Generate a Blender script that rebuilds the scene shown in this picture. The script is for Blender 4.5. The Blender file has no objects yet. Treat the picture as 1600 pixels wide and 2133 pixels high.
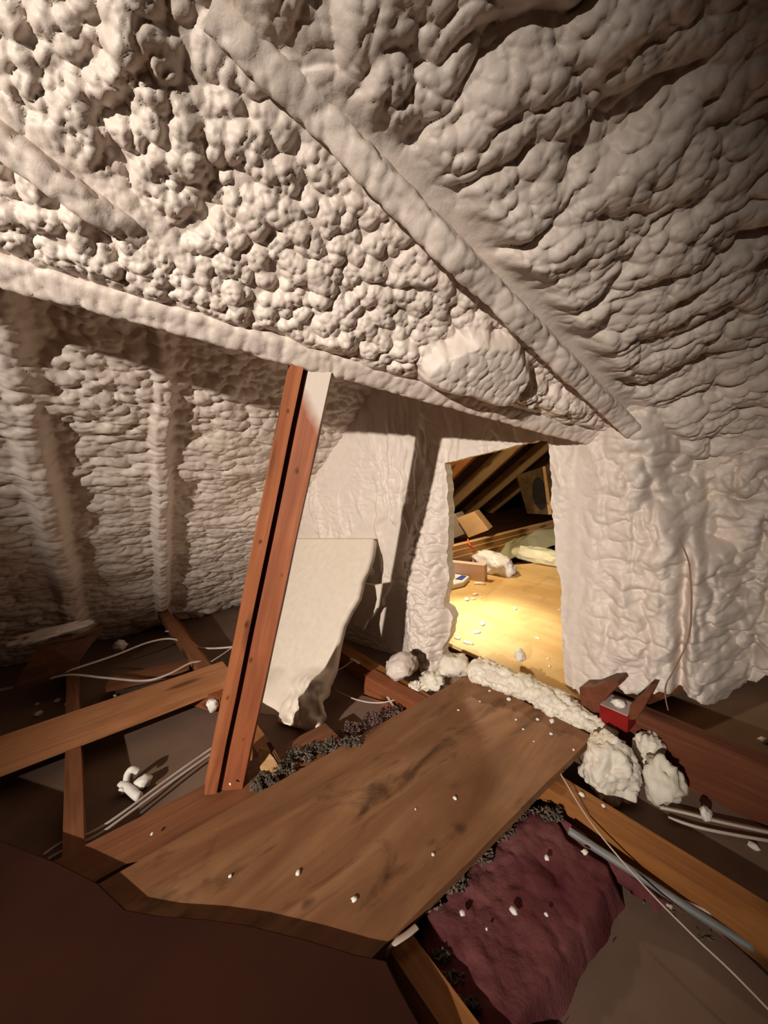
import bpy, bmesh, math, random
import numpy as np
from mathutils import Vector, Matrix, noise as mnoise

# ------------------------------------------------------------------ camera, world, light, exposure
scene = bpy.context.scene
COL = scene.collection
F_PX, CX, CY, CAM_H = 823.0, 800.0, 1066.5, 0.75
def _n(v): return v / np.linalg.norm(v)
def cam_ray(x, y): return np.array([x - CX, -(y - CY), -F_PX])
_a = _n(cam_ray(1860, 905)); _b = cam_ray(150, 990); _b = _n(_b - _a * np.dot(_a, _b))
ROT = np.array([_a, _b, np.cross(_a, _b)])          # camera axes -> room axes (X along walkway, Y along joists, Z up)
CAM = np.array([0.0, 0.0, CAM_H])
cam_d = bpy.data.cameras.new('camera'); cam_d.sensor_fit = 'HORIZONTAL'; cam_d.sensor_width = 36.0
cam_d.lens = F_PX / 1600 * 36.0; cam_d.clip_start = 0.01
cam = bpy.data.objects.new('camera', cam_d); COL.objects.link(cam)
M = Matrix([list(ROT[i]) + [CAM[i]] for i in range(3)] + [[0, 0, 0, 1]]); cam.matrix_world = M
scene.camera = cam

world = bpy.data.worlds.new('world'); scene.world = world; world.use_nodes = True
bg = world.node_tree.nodes['Background']; bg.inputs[0].default_value = (0.10, 0.085, 0.07, 1); bg.inputs[1].default_value = 0.01

def on_floor0(x, y):
    r = ROT @ cam_ray(x, y); return CAM - r * CAM_H / r[2]
def spot(name, loc, target, energy, angle, blend, radius, color):
    d = bpy.data.lights.new(name, 'SPOT'); d.energy = energy; d.spot_size = math.radians(angle); d.spot_blend = blend
    d.shadow_soft_size = radius; d.color = color
    o = bpy.data.objects.new(name, d); COL.objects.link(o); o.location = loc
    o.rotation_euler = (Vector(target) - Vector(loc)).to_track_quat('-Z', 'Y').to_euler(); return o
spot('work_light', (-2.32, -0.50, 1.437), (0.80, 1.07, 0.36), 600, 42, 1.0, 0.022, (1.0, 0.90, 0.80))
spot('next_room_light', (1.50, 1.45, 0.72), tuple(on_floor0(1005, 1292)), 70, 54, 1.0, 0.03, (1.0, 0.93, 0.76))
_d = bpy.data.lights.new('next_room_fill', 'POINT'); _d.energy = 34; _d.shadow_soft_size = 0.04; _d.color = (1.0, 0.80, 0.52)  # added fill lamp, brightens the rafters and stored things beyond the hatch
_o = bpy.data.objects.new('next_room_fill', _d); COL.objects.link(_o); _o.location = (1.75, 1.75, 0.85)
scene.view_settings.view_transform = 'Standard'; scene.view_settings.look = 'None'
scene.view_settings.gamma = 1.0; scene.view_settings.use_curve_mapping = False
scene.view_settings.exposure = 0.0

# ------------------------------------------------------------------ helpers
random.seed(7)
def on_plane(x, y, n, d):
    r = ROT @ cam_ray(x, y); n = np.asarray(n, float); return CAM + r * (d - n @ CAM) / (n @ r)
def on_z(x, y, z): return on_plane(x, y, (0, 0, 1), z)
def on_x(x, y, X): return on_plane(x, y, (1, 0, 0), X)
def on_y(x, y, Y): return on_plane(x, y, (0, 1, 0), Y)
def lerp(a, b, t): return a + (b - a) * t
def sstep(a, b, x):
    t = np.clip((x - a) / (b - a), 0, 1); return t * t * (3 - 2 * t)

def tag(o, label=None, cat=None, group=None, kind=None):
    if label: o['label'] = label
    if cat: o['category'] = cat
    if group: o['group'] = group
    if kind: o['kind'] = kind
    return o
def link(o, parent=None):
    COL.objects.link(o)
    if parent is not None: o.parent = parent
    return o
def empty(name, loc, label, cat, group=None):
    o = bpy.data.objects.new(name, None); o.empty_display_size = 0.05; link(o); o.location = loc
    bpy.context.view_layer.update()
    return tag(o, label, cat, group)
def set_parent(o, p):
    o.parent = p; o.matrix_parent_inverse = p.matrix_world.inverted()
def bm_obj(name, bm, mat, parent=None, smooth=True, mw=None):
    me = bpy.data.meshes.new(name); bmesh.ops.recalc_face_normals(bm, faces=bm.faces); bm.to_mesh(me); bm.free()
    if smooth: me.polygons.foreach_set('use_smooth', [True] * len(me.polygons))
    me.materials.append(mat); o = bpy.data.objects.new(name, me); link(o)
    if mw is not None: o.matrix_world = mw; 
    if parent is not None:
        bpy.context.view_layer.update(); set_parent(o, parent)
    return o
def np_obj(name, V, Q, mat, smooth=True):
    me = bpy.data.meshes.new(name); nv, nq = len(V), len(Q)
    me.vertices.add(nv); me.vertices.foreach_set('co', np.ascontiguousarray(V, np.float32).ravel())
    me.loops.add(nq * 4); me.loops.foreach_set('vertex_index', np.ascontiguousarray(Q, np.int32).ravel())
    me.polygons.add(nq); me.polygons.foreach_set('loop_start', np.arange(0, nq * 4, 4, dtype=np.int32))
    me.polygons.foreach_set('loop_total', np.full(nq, 4, np.int32))
    me.update(calc_edges=True)
    if smooth: me.polygons.foreach_set('use_smooth', np.ones(nq, bool))
    me.validate(); me.materials.append(mat)
    return link(bpy.data.objects.new(name, me))
def grid_quads(nr, nc):
    i = np.arange(nr - 1)[:, None] * nc + np.arange(nc - 1)[None, :]
    return np.stack([i, i + 1, i + nc + 1, i + nc], -1)

# ---- numpy noise for the foam relief
def hash2(i, j, s):
    h = (i * 374761393 + j * 668265263 + s * 974634777) & 0xffffffff
    h = ((h ^ (h >> 13)) * 1274126177) & 0xffffffff
    h = h ^ (h >> 16)
    return (h & 0xffffff).astype(np.float32) / np.float32(0xffffff)
def vnoise(u, v, s):
    i = np.floor(u).astype(np.int64); j = np.floor(v).astype(np.int64)
    fu = (u - i).astype(np.float32); fv = (v - j).astype(np.float32)
    fu = fu * fu * (3 - 2 * fu); fv = fv * fv * (3 - 2 * fv)
    return (hash2(i, j, s) * (1 - fu) + hash2(i + 1, j, s) * fu) * (1 - fv) + (hash2(i, j + 1, s) * (1 - fu) + hash2(i + 1, j + 1, s) * fu) * fv
def fbm(u, v, s, o=3):
    r = 0; a = 0.5
    for k in range(o):
        r = r + a * (vnoise(u * 2 ** k, v * 2 ** k, s + 17 * k) - 0.5) * 2; a *= 0.5
    return r
def bumps(u, v, s, jit=0.95, rmin=0.5, rmax=0.95, sharp=0.5):
    """union of round lumps, one per cell"""
    i = np.floor(u).astype(np.int64); j = np.floor(v).astype(np.int64)
    best = np.zeros(np.shape(u), np.float32)
    for di in (-1, 0, 1):
        for dj in (-1, 0, 1):
            ii, jj = i + di, j + dj
            px = ii + 0.5 + jit * (hash2(ii, jj, s) - 0.5); py = jj + 0.5 + jit * (hash2(ii, jj, s + 1) - 0.5)
            r = rmin + (rmax - rmin) * hash2(ii, jj, s + 2)
            d2 = (u - px) ** 2 + (v - py) ** 2
            best = np.maximum(best, np.clip(r * r - d2, 0, None).astype(np.float32))
    return best ** sharp
def warp(u, v, s, sc, amp):
    return u + amp * fbm(u / sc, v / sc, s), v + amp * fbm(u / sc, v / sc, s + 50)

# ------------------------------------------------------------------ materials
class NT:
    def __init__(self, name):
        self.m = bpy.data.materials.new(name); self.m.use_nodes = True; self.t = self.m.node_tree
        self.b = self.t.nodes['Principled BSDF']
    def n(self, ty, **kw):
        o = self.t.nodes.new(ty)
        for k, v in kw.items():
            if isinstance(k, str) and k.startswith('i_'): o.inputs[k[2:].replace('_', ' ')].default_value = v
            else: setattr(o, k, v)
        return o
    def l(self, a, b): self.t.links.new(a, b)
    def ramp(self, fac, stops):
        r = self.n('ShaderNodeValToRGB'); e = r.color_ramp.elements
        e[0].position, e[0].color = stops[0][0], (*stops[0][1], 1); e[1].position, e[1].color = stops[-1][0], (*stops[-1][1], 1)
        for p, c in stops[1:-1]: k = e.new(p); k.color = (*c, 1)
        self.l(fac, r.inputs[0]); return r.outputs[0]
    def coords(self, scale=(1, 1, 1), gen='Object', loc=(0, 0, 0)):
        tc = self.n('ShaderNodeTexCoord'); mp = self.n('ShaderNodeMapping'); mp.inputs['Scale'].default_value = scale; mp.inputs['Location'].default_value = loc
        self.l(tc.outputs[gen], mp.inputs[0]); return mp.outputs[0]
    def noise(self, vec, scale, detail=4, rough=0.55, dist=0.0):
        k = self.n('ShaderNodeTexNoise'); k.inputs['Scale'].default_value = scale; k.inputs['Detail'].default_value = detail
        k.inputs['Roughness'].default_value = rough; k.inputs['Distortion'].default_value = dist; self.l(vec, k.inputs['Vector']); return k.outputs[0]
    def mix(self, fac, a, b, mode='MIX'):
        k = self.n('ShaderNodeMix', data_type='RGBA', blend_type=mode)
        for s, v in ((0, fac), (6, a), (7, b)):
            if hasattr(v, 'links') or isinstance(v, bpy.types.NodeSocket): self.l(v, k.inputs[s])
            else: k.inputs[s].default_value = v if s == 0 else (*v, 1)
        return k.outputs[2]
    def bump(self, h, strength, dist):
        k = self.n('ShaderNodeBump'); k.inputs['Strength'].default_value = strength; k.inputs['Distance'].default_value = dist
        self.l(h, k.inputs['Height']); self.l(k.outputs[0], self.b.inputs['Normal'])
    def color(self, c): self.l(c, self.b.inputs['Base Color'])
    def rough(self, r, spec=0.3): self.b.inputs['Roughness'].default_value = r; self.b.inputs['Specular IOR Level'].default_value = spec

def foam_mat(name, c0, c1, c2, fine=110.0, bump=0.3):
    t = NT(name); v = t.coords()
    n1 = t.noise(v, 3.0, 4); n2 = t.noise(v, 38.0, 4)
    c = t.ramp(n1, [(0.3, c0), (0.55, c1), (0.75, c2)])
    c = t.mix(t.ramp(n2, [(0.35, (0, 0, 0)), (0.7, (1, 1, 1))]), c, tuple(x * 0.9 for x in c1)); t.color(c)
    h = t.noise(v, fine, 6, 0.6, 0.6); t.bump(h, bump, 0.003); t.rough(0.47, 0.4); return t.m
FOAM = foam_mat('spray_foam', (0.71, 0.605, 0.53), (0.74, 0.64, 0.56), (0.74, 0.64, 0.53))
FOAM_SM = foam_mat('smooth_foam_skin', (0.76, 0.66, 0.54), (0.80, 0.70, 0.58), (0.82, 0.72, 0.58), 320, 0.05)
FOAM_CUT = foam_mat('cut_foam', (0.76, 0.69, 0.56), (0.79, 0.72, 0.60), (0.80, 0.74, 0.61), 320, 0.4)
FOAM_WHITE = foam_mat('white_foam', (0.86, 0.82, 0.72), (0.88, 0.84, 0.76), (0.9, 0.86, 0.76), 200, 0.3)

def wood_mat(name, dark, mid, light, sc=(2.0, 40, 40), stain=0.0, knots=True, over=None, rough=0.6, seed=0.0):
    t = NT(name); v = t.coords(sc, loc=(seed, seed * 1.7, 0)); v0 = t.coords((1, 1, 1), loc=(seed, 0, seed))
    g = t.noise(v, 1.0, 6, 0.6, 1.2); c = t.ramp(g, [(0.25, dark), (0.5, mid), (0.78, light)])
    b = t.noise(v0, 5.0, 3); c = t.mix(t.ramp(b, [(0.4, (0, 0, 0)), (0.7, (0.55, 0.55, 0.55))]), c, dark)
    if knots:
        vv = t.coords((3.2, 12, 12), loc=(seed * 2, 0.3, 0)); w = t.n('ShaderNodeTexVoronoi'); w.inputs['Scale'].default_value = 1.0; t.l(vv, w.inputs['Vector'])
        c = t.mix(t.ramp(w.outputs['Distance'], [(0.12, (0.85, 0.85, 0.85)), (0.24, (0, 0, 0))]), c, tuple(x * 0.35 for x in dark))
    if stain:
        s = t.noise(t.coords((4, 9, 9), loc=(seed, 2, 1)), 1.6, 5, 0.6, 0.5)
        c = t.mix(t.ramp(s, [(0.54, (0, 0, 0)), (0.70, (stain, stain, stain))]), c, tuple(x * 0.4 for x in dark))
    if over: c = over(t, c)
    t.color(c); t.bump(g, 0.25, 0.002); t.rough(rough, 0.3); return t.m
def spots_over(lst):
    def f(t, c):
        v = t.coords((1, 1, 1)); nz = t.noise(v, 40, 3)
        for (x, y, z, sx, sy, col, amt) in lst:
            mp = t.n('ShaderNodeMapping'); t.l(v, mp.inputs[0]); mp.inputs['Scale'].default_value = (1 / sx, 1 / sy, 1 / sx); mp.inputs['Location'].default_value = (-x / sx, -y / sy, -z / sx)
            ln = t.n('ShaderNodeVectorMath', operation='LENGTH'); t.l(mp.outputs[0], ln.inputs[0])
            ad = t.n('ShaderNodeMath', operation='MULTIPLY_ADD'); t.l(nz, ad.inputs[0]); ad.inputs[1].default_value = 0.9; t.l(ln.outputs['Value'], ad.inputs[2])
            c = t.mix(t.ramp(ad.outputs[0], [(0.55, (amt,) * 3), (1.0, (0, 0, 0))]), c, col)
        return c
    return f
RED_WOOD = wood_mat('red_brown_lumber', (0.16, 0.045, 0.018), (0.27, 0.085, 0.032), (0.36, 0.13, 0.05))
JOIST_WOOD = wood_mat('aged_joist_lumber', (0.12, 0.042, 0.018), (0.22, 0.085, 0.036), (0.31, 0.13, 0.055), seed=3.0)
ORANGE_WOOD = wood_mat('orange_joist_lumber', (0.20, 0.075, 0.02), (0.33, 0.13, 0.035), (0.42, 0.18, 0.06), seed=5.0)
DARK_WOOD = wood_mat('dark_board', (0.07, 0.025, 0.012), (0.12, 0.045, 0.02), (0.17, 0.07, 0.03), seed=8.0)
WALK_WOOD = wood_mat('stained_walkway_board', (0.16, 0.065, 0.028), (0.27, 0.125, 0.055), (0.36, 0.19, 0.09), (1.6, 14, 14), 0.9, True, seed=1.3)
PLY_WOOD = wood_mat('bright_plywood', (0.52, 0.31, 0.11), (0.66, 0.44, 0.18), (0.74, 0.54, 0.26), (6, 1.6, 14), 0.25, False, seed=4.0)
PALE_WOOD = wood_mat('pale_lumber', (0.36, 0.20, 0.08), (0.50, 0.30, 0.13), (0.60, 0.38, 0.18), seed=6.0)
PINK_WOOD = wood_mat('pinkish_board', (0.62, 0.44, 0.36), (0.72, 0.52, 0.44), (0.78, 0.60, 0.50), knots=False, seed=2.0)
DARK_RED = wood_mat('dark_red_rim_lumber', (0.10, 0.028, 0.013), (0.16, 0.05, 0.022), (0.21, 0.075, 0.034), seed=11.0)
STRIP_WOOD = wood_mat('orange_strip_lumber', (0.30, 0.12, 0.045), (0.46, 0.20, 0.085), (0.56, 0.27, 0.12), seed=12.0)
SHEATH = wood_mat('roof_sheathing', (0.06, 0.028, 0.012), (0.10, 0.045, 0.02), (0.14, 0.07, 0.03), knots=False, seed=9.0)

def plain(name, c0, c1, sc=8.0, rough=0.7, bump=0.1, spec=0.2, fine=120.0):
    t = NT(name); v = t.coords(); t.color(t.ramp(t.noise(v, sc, 5), [(0.35, c0), (0.65, c1)])); t.bump(t.noise(v, fine, 5), bump, 0.003); t.rough(rough, spec); return t.m
GYP = plain('gypsum_back_paper', (0.16, 0.10, 0.07), (0.21, 0.135, 0.095), 5, 0.85)
PINK = plain('pink_fibreglass', (0.06, 0.009, 0.017), (0.175, 0.062, 0.06), 7, 0.95, 0.6, 0.05, 160)
FUZZ = plain('grey_cellulose', (0.075, 0.06, 0.047), (0.17, 0.135, 0.105), 30, 0.95, 0.6, 0.05)
FUZZ2 = plain('purple_grey_cellulose', (0.10, 0.06, 0.055), (0.20, 0.12, 0.11), 30, 0.95, 0.6, 0.05)
CABLE = plain('white_cable_jacket', (0.50, 0.40, 0.34), (0.60, 0.50, 0.43), 20, 0.45, 0.02, 0.4)
GREYCABLE = plain('grey_cable_jacket', (0.17, 0.17, 0.165), (0.23, 0.23, 0.22), 20, 0.5, 0.02, 0.4)
BLACKCABLE = plain('black_cable_jacket', (0.006, 0.005, 0.005), (0.012, 0.01, 0.01), 20, 0.4, 0.02, 0.4)
REDPAINT = plain('red_paint', (0.20, 0.008, 0.008), (0.26, 0.013, 0.012), 12, 0.5)
GREYPAINT = plain('grey_dusty_top', (0.36, 0.29, 0.26), (0.44, 0.36, 0.31), 14, 0.8)
CARD = plain('cardboard', (0.42, 0.26, 0.13), (0.50, 0.32, 0.17), 6, 0.8)
CARDGREY = plain('grey_card', (0.26, 0.20, 0.15), (0.32, 0.25, 0.19), 6, 0.8)
OLIVE = plain('olive_tarp', (0.30, 0.29, 0.18), (0.37, 0.35, 0.22), 6, 0.6)
PAPER = plain('white_paper', (0.66, 0.66, 0.68), (0.76, 0.76, 0.78), 6, 0.6)
BLUE = plain('blue_print', (0.03, 0.05, 0.30), (0.05, 0.08, 0.38), 6, 0.5)
REDSTRAP = plain('red_strap', (0.62, 0.10, 0.05), (0.70, 0.14, 0.07), 6, 0.5)
OCHRE = plain('ochre_panel', (0.05, 0.03, 0.010), (0.10, 0.06, 0.022), 14, 0.7)
OVALDARK = plain('dark_oval', (0.012, 0.010, 0.008), (0.02, 0.016, 0.012), 10, 0.7)
SHADE_BROWN = plain('dark_brown_shade', (0.032, 0.010, 0.006), (0.042, 0.014, 0.007), 4, 0.85, 0.05, 0.1)  # foreground shade put into a dark brown colour
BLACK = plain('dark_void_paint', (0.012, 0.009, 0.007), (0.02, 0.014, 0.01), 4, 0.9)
def bag_mat(name, col):
    t = NT(name); b = t.b; b.inputs['Base Color'].default_value = (*col, 1); b.inputs['Roughness'].default_value = 0.25
    b.inputs['Alpha'].default_value = 0.85; t.bump(t.noise(t.coords(), 60, 4), 0.4, 0.01); return t.m
BAG = bag_mat('white_plastic_bag', (0.88, 0.88, 0.93)); BAG2 = bag_mat('clear_yellow_plastic', (0.72, 0.70, 0.50))

# ------------------------------------------------------------------ generic builders
def frame_mat(p0, x, up):
    x = Vector(x).normalized(); z = Vector(up); z = (z - x * z.dot(x)).normalized(); y = z.cross(x)
    m = Matrix((x, y, z)).transposed().to_4x4(); m.translation = Vector(p0); return m
def beam(name, p0, p1, w, t, mat, up=(0, 0, 1), parent=None, bev=0.0025, wob=0.0012, smooth=False, ends=None):
    """timber: p0->p1 is the centre line of its top face; w across, t down"""
    p0, p1 = Vector(p0), Vector(p1); L = (p1 - p0).length; bm = bmesh.new(); n = max(2, int(L / 0.12)); rows = []
    rnd = random.Random(name + str(round(L, 3)))
    for k in range(n + 1):
        x = L * k / n; j = [rnd.uniform(-wob, wob) for _ in range(4)]
        rows.append([bm.verts.new(c) for c in ((x, -w / 2 + j[0], 0), (x, w / 2 + j[1], 0), (x, w / 2 + j[2], -t), (x, -w / 2 + j[3], -t))])
    for k in range(n):
        for q in range(4):
            bm.faces.new((rows[k][q], rows[k + 1][q], rows[k + 1][(q + 1) % 4], rows[k][(q + 1) % 4]))
    bm.faces.new(rows[0]); bm.faces.new(rows[-1][::-1])
    es = [e for e in bm.edges if len(e.link_faces) == 2 and e.calc_face_angle(0) > 0.7]
    if bev: bmesh.ops.bevel(bm, geom=es, offset=bev, segments=2, affect='EDGES', profile=0.5)
    return bm_obj(name, bm, mat, parent, smooth, frame_mat(p0, p1 - p0, up))
def smooth_path(pts, n=10):
    P = [Vector(p) for p in pts]; out = []
    for i in range(len(P) - 1):
        a, b, c, d = P[max(i - 1, 0)], P[i], P[i + 1], P[min(i + 2, len(P) - 1)]
        for k in range(n):
            t = k / n; out.append(0.5 * ((2 * b) + (c - a) * t + (2 * a - 5 * b + 4 * c - d) * t * t + (3 * b - a - 3 * c + d) * t ** 3))
    return out + [P[-1]]
def tube(name, pts, r, mat, parent=None, sides=8, n=8, flat=1.0):
    path = smooth_path(pts, n); bm = bmesh.new(); rings = []; up = Vector((0.1, 0.2, 1)).normalized()
    for i, p in enumerate(path):
        d = (path[min(i + 1, len(path) - 1)] - path[max(i - 1, 0)]).normalized(); s = d.cross(up).normalized(); u = s.cross(d)
        rings.append([bm.verts.new(p + (s * math.cos(a) + u * math.sin(a) * flat) * r) for a in [2 * math.pi * k / sides for k in range(sides)]])
    for i in range(len(rings) - 1):
        for k in range(sides): bm.faces.new((rings[i][k], rings[i][(k + 1) % sides], rings[i + 1][(k + 1) % sides], rings[i + 1][k]))
    bm.faces.new(rings[0]); bm.faces.new(rings[-1][::-1]); return bm_obj(name, bm, mat, parent)
def rock(name, c, size, seed, mat, parent=None, sub=4, rough=0.25, lump=0.18, flatten=None, rot=0.0):
    """broken foam lump: c centre, size half axes; facetted by planes, then roughened"""
    bm = bmesh.new(); bmesh.ops.create_icosphere(bm, subdivisions=sub, radius=1.0); rnd = random.Random(seed)
    planes = []
    for _ in range(7):
        d = Vector((rnd.gauss(0, 1), rnd.gauss(0, 1), rnd.gauss(0, 1))).normalized(); planes.append((d, rnd.uniform(0.62, 0.9)))
    off = Vector((seed * 3.1, seed * 1.7, seed * 0.9))
    for v in bm.verts:
        p = v.co.copy()
        for d, k in planes:
            e = p.dot(d) - k
            if e > 0: p -= d * e * 0.85
        nrm = v.co.normalized(); q = p * 2.2 + off
        f = mnoise.fractal(q, 1.0, 2.0, 5) * rough + (abs(mnoise.noise(q * 2.5)) ** 0.7) * lump - lump * 0.4
        v.co = p + nrm * f
    if flatten is not None:
        for v in bm.verts: v.co.z = max(v.co.z, flatten)
    cr, sr = math.cos(rot), math.sin(rot)
    for v in bm.verts:
        x, y, z = v.co.x * size[0], v.co.y * size[1], v.co.z * size[2]; v.co = (x * cr - y * sr, x * sr + y * cr, z)
    return bm_obj(name, bm, mat, parent, True, Matrix.Translation(Vector(c)))
def slab(name, outline, tvec, mat, parent=None, bev=0.002, smooth=False):
    """closed outline (3D points) given thickness along tvec"""
    o = Vector(np.mean(np.array([list(p) for p in outline]), 0)); bm = bmesh.new(); T = Vector(tvec)
    A = [bm.verts.new(Vector(p) - o) for p in outline]; B = [bm.verts.new(Vector(p) - o + T) for p in outline]
    n = len(A); bm.faces.new(A); bm.faces.new(B[::-1])
    for i in range(n): bm.faces.new((A[i], B[i], B[(i + 1) % n], A[(i + 1) % n]))
    bmesh.ops.recalc_face_normals(bm, faces=bm.faces)
    if bev: bmesh.ops.bevel(bm, geom=[e for e in bm.edges if e.calc_face_angle(0) > 0.9], offset=bev, segments=1, affect='EDGES')
    return bm_obj(name, bm, mat, parent, smooth, Matrix.Translation(o))
def polyin(px, py, poly):
    ins = np.zeros(px.shape, bool); n = len(poly)
    for i in range(n):
        x0, y0 = poly[i]; x1, y1 = poly[(i + 1) % n]
        c = ((y0 > py) != (y1 > py)) & (px < (x1 - x0) * (py - y0) / (y1 - y0 + 1e-12) + x0); ins ^= c
    return ins
def snap_poly(u, v, poly):
    bu, bv, bd = u.copy(), v.copy(), np.full(u.shape, 1e9); n = len(poly)
    for i in range(n):
        x0, y0 = poly[i]; x1, y1 = poly[(i + 1) % n]; dx, dy = x1 - x0, y1 - y0
        t = np.clip(((u - x0) * dx + (v - y0) * dy) / (dx * dx + dy * dy + 1e-12), 0, 1); a, b = x0 + t * dx, y0 + t * dy
        d = (a - u) ** 2 + (b - v) ** 2; m = d < bd; bu[m], bv[m], bd[m] = a[m], b[m], d[m]
    return bu, bv
def jag(poly, step, amp, seed):
    """subdivide a 2D outline and roughen it like torn foam"""
    rnd = random.Random(seed); out = []; n = len(poly)
    for i in range(n):
        x0, y0 = poly[i]; x1, y1 = poly[(i + 1) % n]; L = math.hypot(x1 - x0, y1 - y0); k = max(1, int(L / step))
        for q in range(k):
            t = q / k; out.append((x0 + (x1 - x0) * t + rnd.uniform(-amp, amp), y0 + (y1 - y0) * t + rnd.uniform(-amp, amp)))
    return out

# ------------------------------------------------------------------ structure: planes of the attic (metres)
WN = np.array([1, 0.237, 0.0]); WD = 1.301                     # foam wall with the hatch
LN = np.array([0, 1.05, 1.0]); LD = 2.44                          # steep left wall
DB = np.array([-1, 0.3, 0.239]); B2 = on_plane(1240, 935, WN, WD); DBn = _n(DB)   # valley beam line
RK = 0.50; RB = (RK - 0.239) / 0.3; RN = np.array([RK, RB, 1.0]); RD = RN @ B2     # big roof slope above the camera
RNn = _n(RN); RQ = _n(np.cross(RNn, DBn)); 
if RQ[2] < 0: RQ = -RQ                                          # up the slope, away from the beam
def on_roof(x, y): return on_plane(x, y, RN, RD)
def on_wall(x, y): return on_plane(x, y, WN, WD)
def on_left(x, y): return on_plane(x, y, LN, LD)
def roof_pq(P): d = np.asarray(P) - B2; return d @ DBn, d @ RQ
def roof_pt(p, q, h=0.0): return B2 + p * DBn + q * RQ - h * RNn

# rafters of the roof slope (lines on it)
RAF1 = [np.array(roof_pq(on_roof(*p))) for p in ((440, 20), (1330, 905))]
RAF2 = [np.array(roof_pq(on_roof(*p))) for p in ((-60, 232), (500, 640))]
def line_dist(p, q, ln):
    d = ln[1] - ln[0]; L = np.linalg.norm(d); d = d / L
    return (p - ln[0][0]) * d[1] - (q - ln[0][1]) * d[0], (p - ln[0][0]) * d[0] + (q - ln[0][1]) * d[1], L

# --- roof slope foam
def roof_foam():
    p = np.arange(-0.80, 1.75, 0.0024); q = np.arange(-0.07, 1.30, 0.0024)
    Pg, Qg = np.meshgrid(p, q); ql = 0.006 - 0.076 * (1 - sstep(-0.16, -0.02, Pg)); Qg = ql + (Qg - q[0]) / (q[-1] - q[0]) * (q[-1] - ql)
    sg = 1.0 if line_dist(*roof_pq(on_roof(1500, 500)), RAF1)[0] > 0 else -1.0
    s1, a1, _ = line_dist(Pg, Qg, RAF1); s2, a2, _ = line_dist(Pg, Qg, RAF2)
    right = sstep(-0.02, 0.06, s1) if line_dist(*roof_pq(on_roof(1500, 500)), RAF1)[0] > 0 else sstep(-0.02, 0.06, -s1)
    # fine cauliflower on the left
    u, v = warp(Pg, Qg, 3, 0.05, 0.009)
    big = bumps(u / 0.05, v / 0.05, 11, rmin=0.3, rmax=0.95)
    mid = bumps(u / 0.0225, v / 0.0225, 21, rmin=0.45, rmax=0.95)
    u2, v2 = warp(Pg, Qg, 9, 0.02, 0.005)
    sml = bumps(u2 / 0.0105, v2 / 0.0105, 31, rmin=0.45, rmax=0.9)
    hl = 0.013 * big * vnoise(Pg / 0.13, Qg / 0.13, 13) * 1.7 + 0.0145 * mid + 0.0048 * sml * (0.4 + 0.9 * mid) - 0.004
    row = np.exp(-((Qg - 0.105) / 0.032) ** 2) * sstep(0.1, 0.2, Pg) * (1 - sstep(0.62, 0.75, Pg)); hl = hl + row * 0.022 * bumps(u / 0.052, v / 0.046, 15, rmin=0.45, rmax=0.95)
    # long ridges across the right bay
    g0 = np.array(roof_pq(on_roof(1060, 420))); g1 = np.array(roof_pq(on_roof(1580, 150))); e = (g1 - g0) / np.linalg.norm(g1 - g0)
    U = Pg * e[0] + Qg * e[1]; V = -Pg * e[1] + Qg * e[0]
    Uw, Vw = warp(U, V, 41, 0.11, 0.035)
    rg = bumps(Uw / 0.125, Vw / 0.058, 51, rmin=0.45, rmax=1.0); rm = bumps(Uw / 0.046, Vw / 0.029, 61, rmin=0.4, rmax=0.9)
    rs = bumps(u2 / 0.019, v2 / 0.016, 71, rmin=0.4, rmax=0.9)
    hr = 0.036 * rg + 0.015 * rm + 0.0055 * rs + 0.03 * fbm(U / 0.3, V / 0.2, 81, 2)
    h = hl * (1 - right) + hr * right
    # wrinkled round pat above the hatch
    c = np.array(roof_pq(on_roof(985, 775))); rr = np.hypot((Pg - c[0]) / 0.135, (Qg - c[1]) / 0.105); pat = 1 - sstep(0.8, 1.0, rr + 0.15 * fbm(Pg / 0.05, Qg / 0.05, 91))
    uw, vw = warp(Pg, Qg, 95, 0.03, 0.012); wr = bumps(uw / 0.014, vw / 0.02, 97, rmin=0.5, rmax=0.9)
    h = h * (1 - pat) + pat * (0.052 + 0.0055 * wr - 0.012 * rr ** 4)
    # flat near the beam and thin beside the rafters
    edge = sstep(0.03, 0.085, Qg + 0.012 * fbm(Pg / 0.06, Qg / 0.06, 99)); flat = -0.02 + 0.004 * wr
    h = h * edge + flat * (1 - edge)
    near1 = np.exp(-(s1 / 0.045) ** 2); h = h * (1 - 0.45 * near1)
    sr = s1 * sg; gut = sstep(-0.01, 0.012, sr) * (1 - sstep(0.025, 0.08, sr + 0.02 * fbm(Pg / 0.07, Qg / 0.07, 107))) * sstep(0.10, 0.25, a1); h = h * (1 - 0.9 * gut) + gut * 0.003
    sl = -s1 * sg; s2g = s2 * sg; gut2 = sstep(-0.01, 0.01, s2g) * (1 - sstep(0.03, 0.06, s2g + 0.02 * fbm(Pg / 0.07, Qg / 0.07, 109))) * (1 - sstep(0.2, 0.33, a2)); h = h * (1 - 0.7 * gut2) + gut2 * 0.008
    for c0, c1, wv, hv in (((275, -60), (285, 235), 0.030, 0.02),):
        l3 = [np.array(roof_pq(on_roof(*c0))), np.array(roof_pq(on_roof(*c1)))]; d3, t3, L3 = line_dist(Pg, Qg, l3); h = h + hv * np.exp(-(d3 / wv) ** 2) * (1 - sstep(L3 - 0.04, L3, t3))
    h = h + 0.012 * fbm(Pg / 0.22, Qg / 0.22, 5, 3)
    h = h + 0.30 * np.sqrt(np.clip(-Pg - 0.02, 0, None) ** 2 + 0.0016) - 0.012 * (Pg <= 1e9)
    V3 = B2 + Pg[..., None] * DBn + Qg[..., None] * RQ - h[..., None] * RNn
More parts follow.
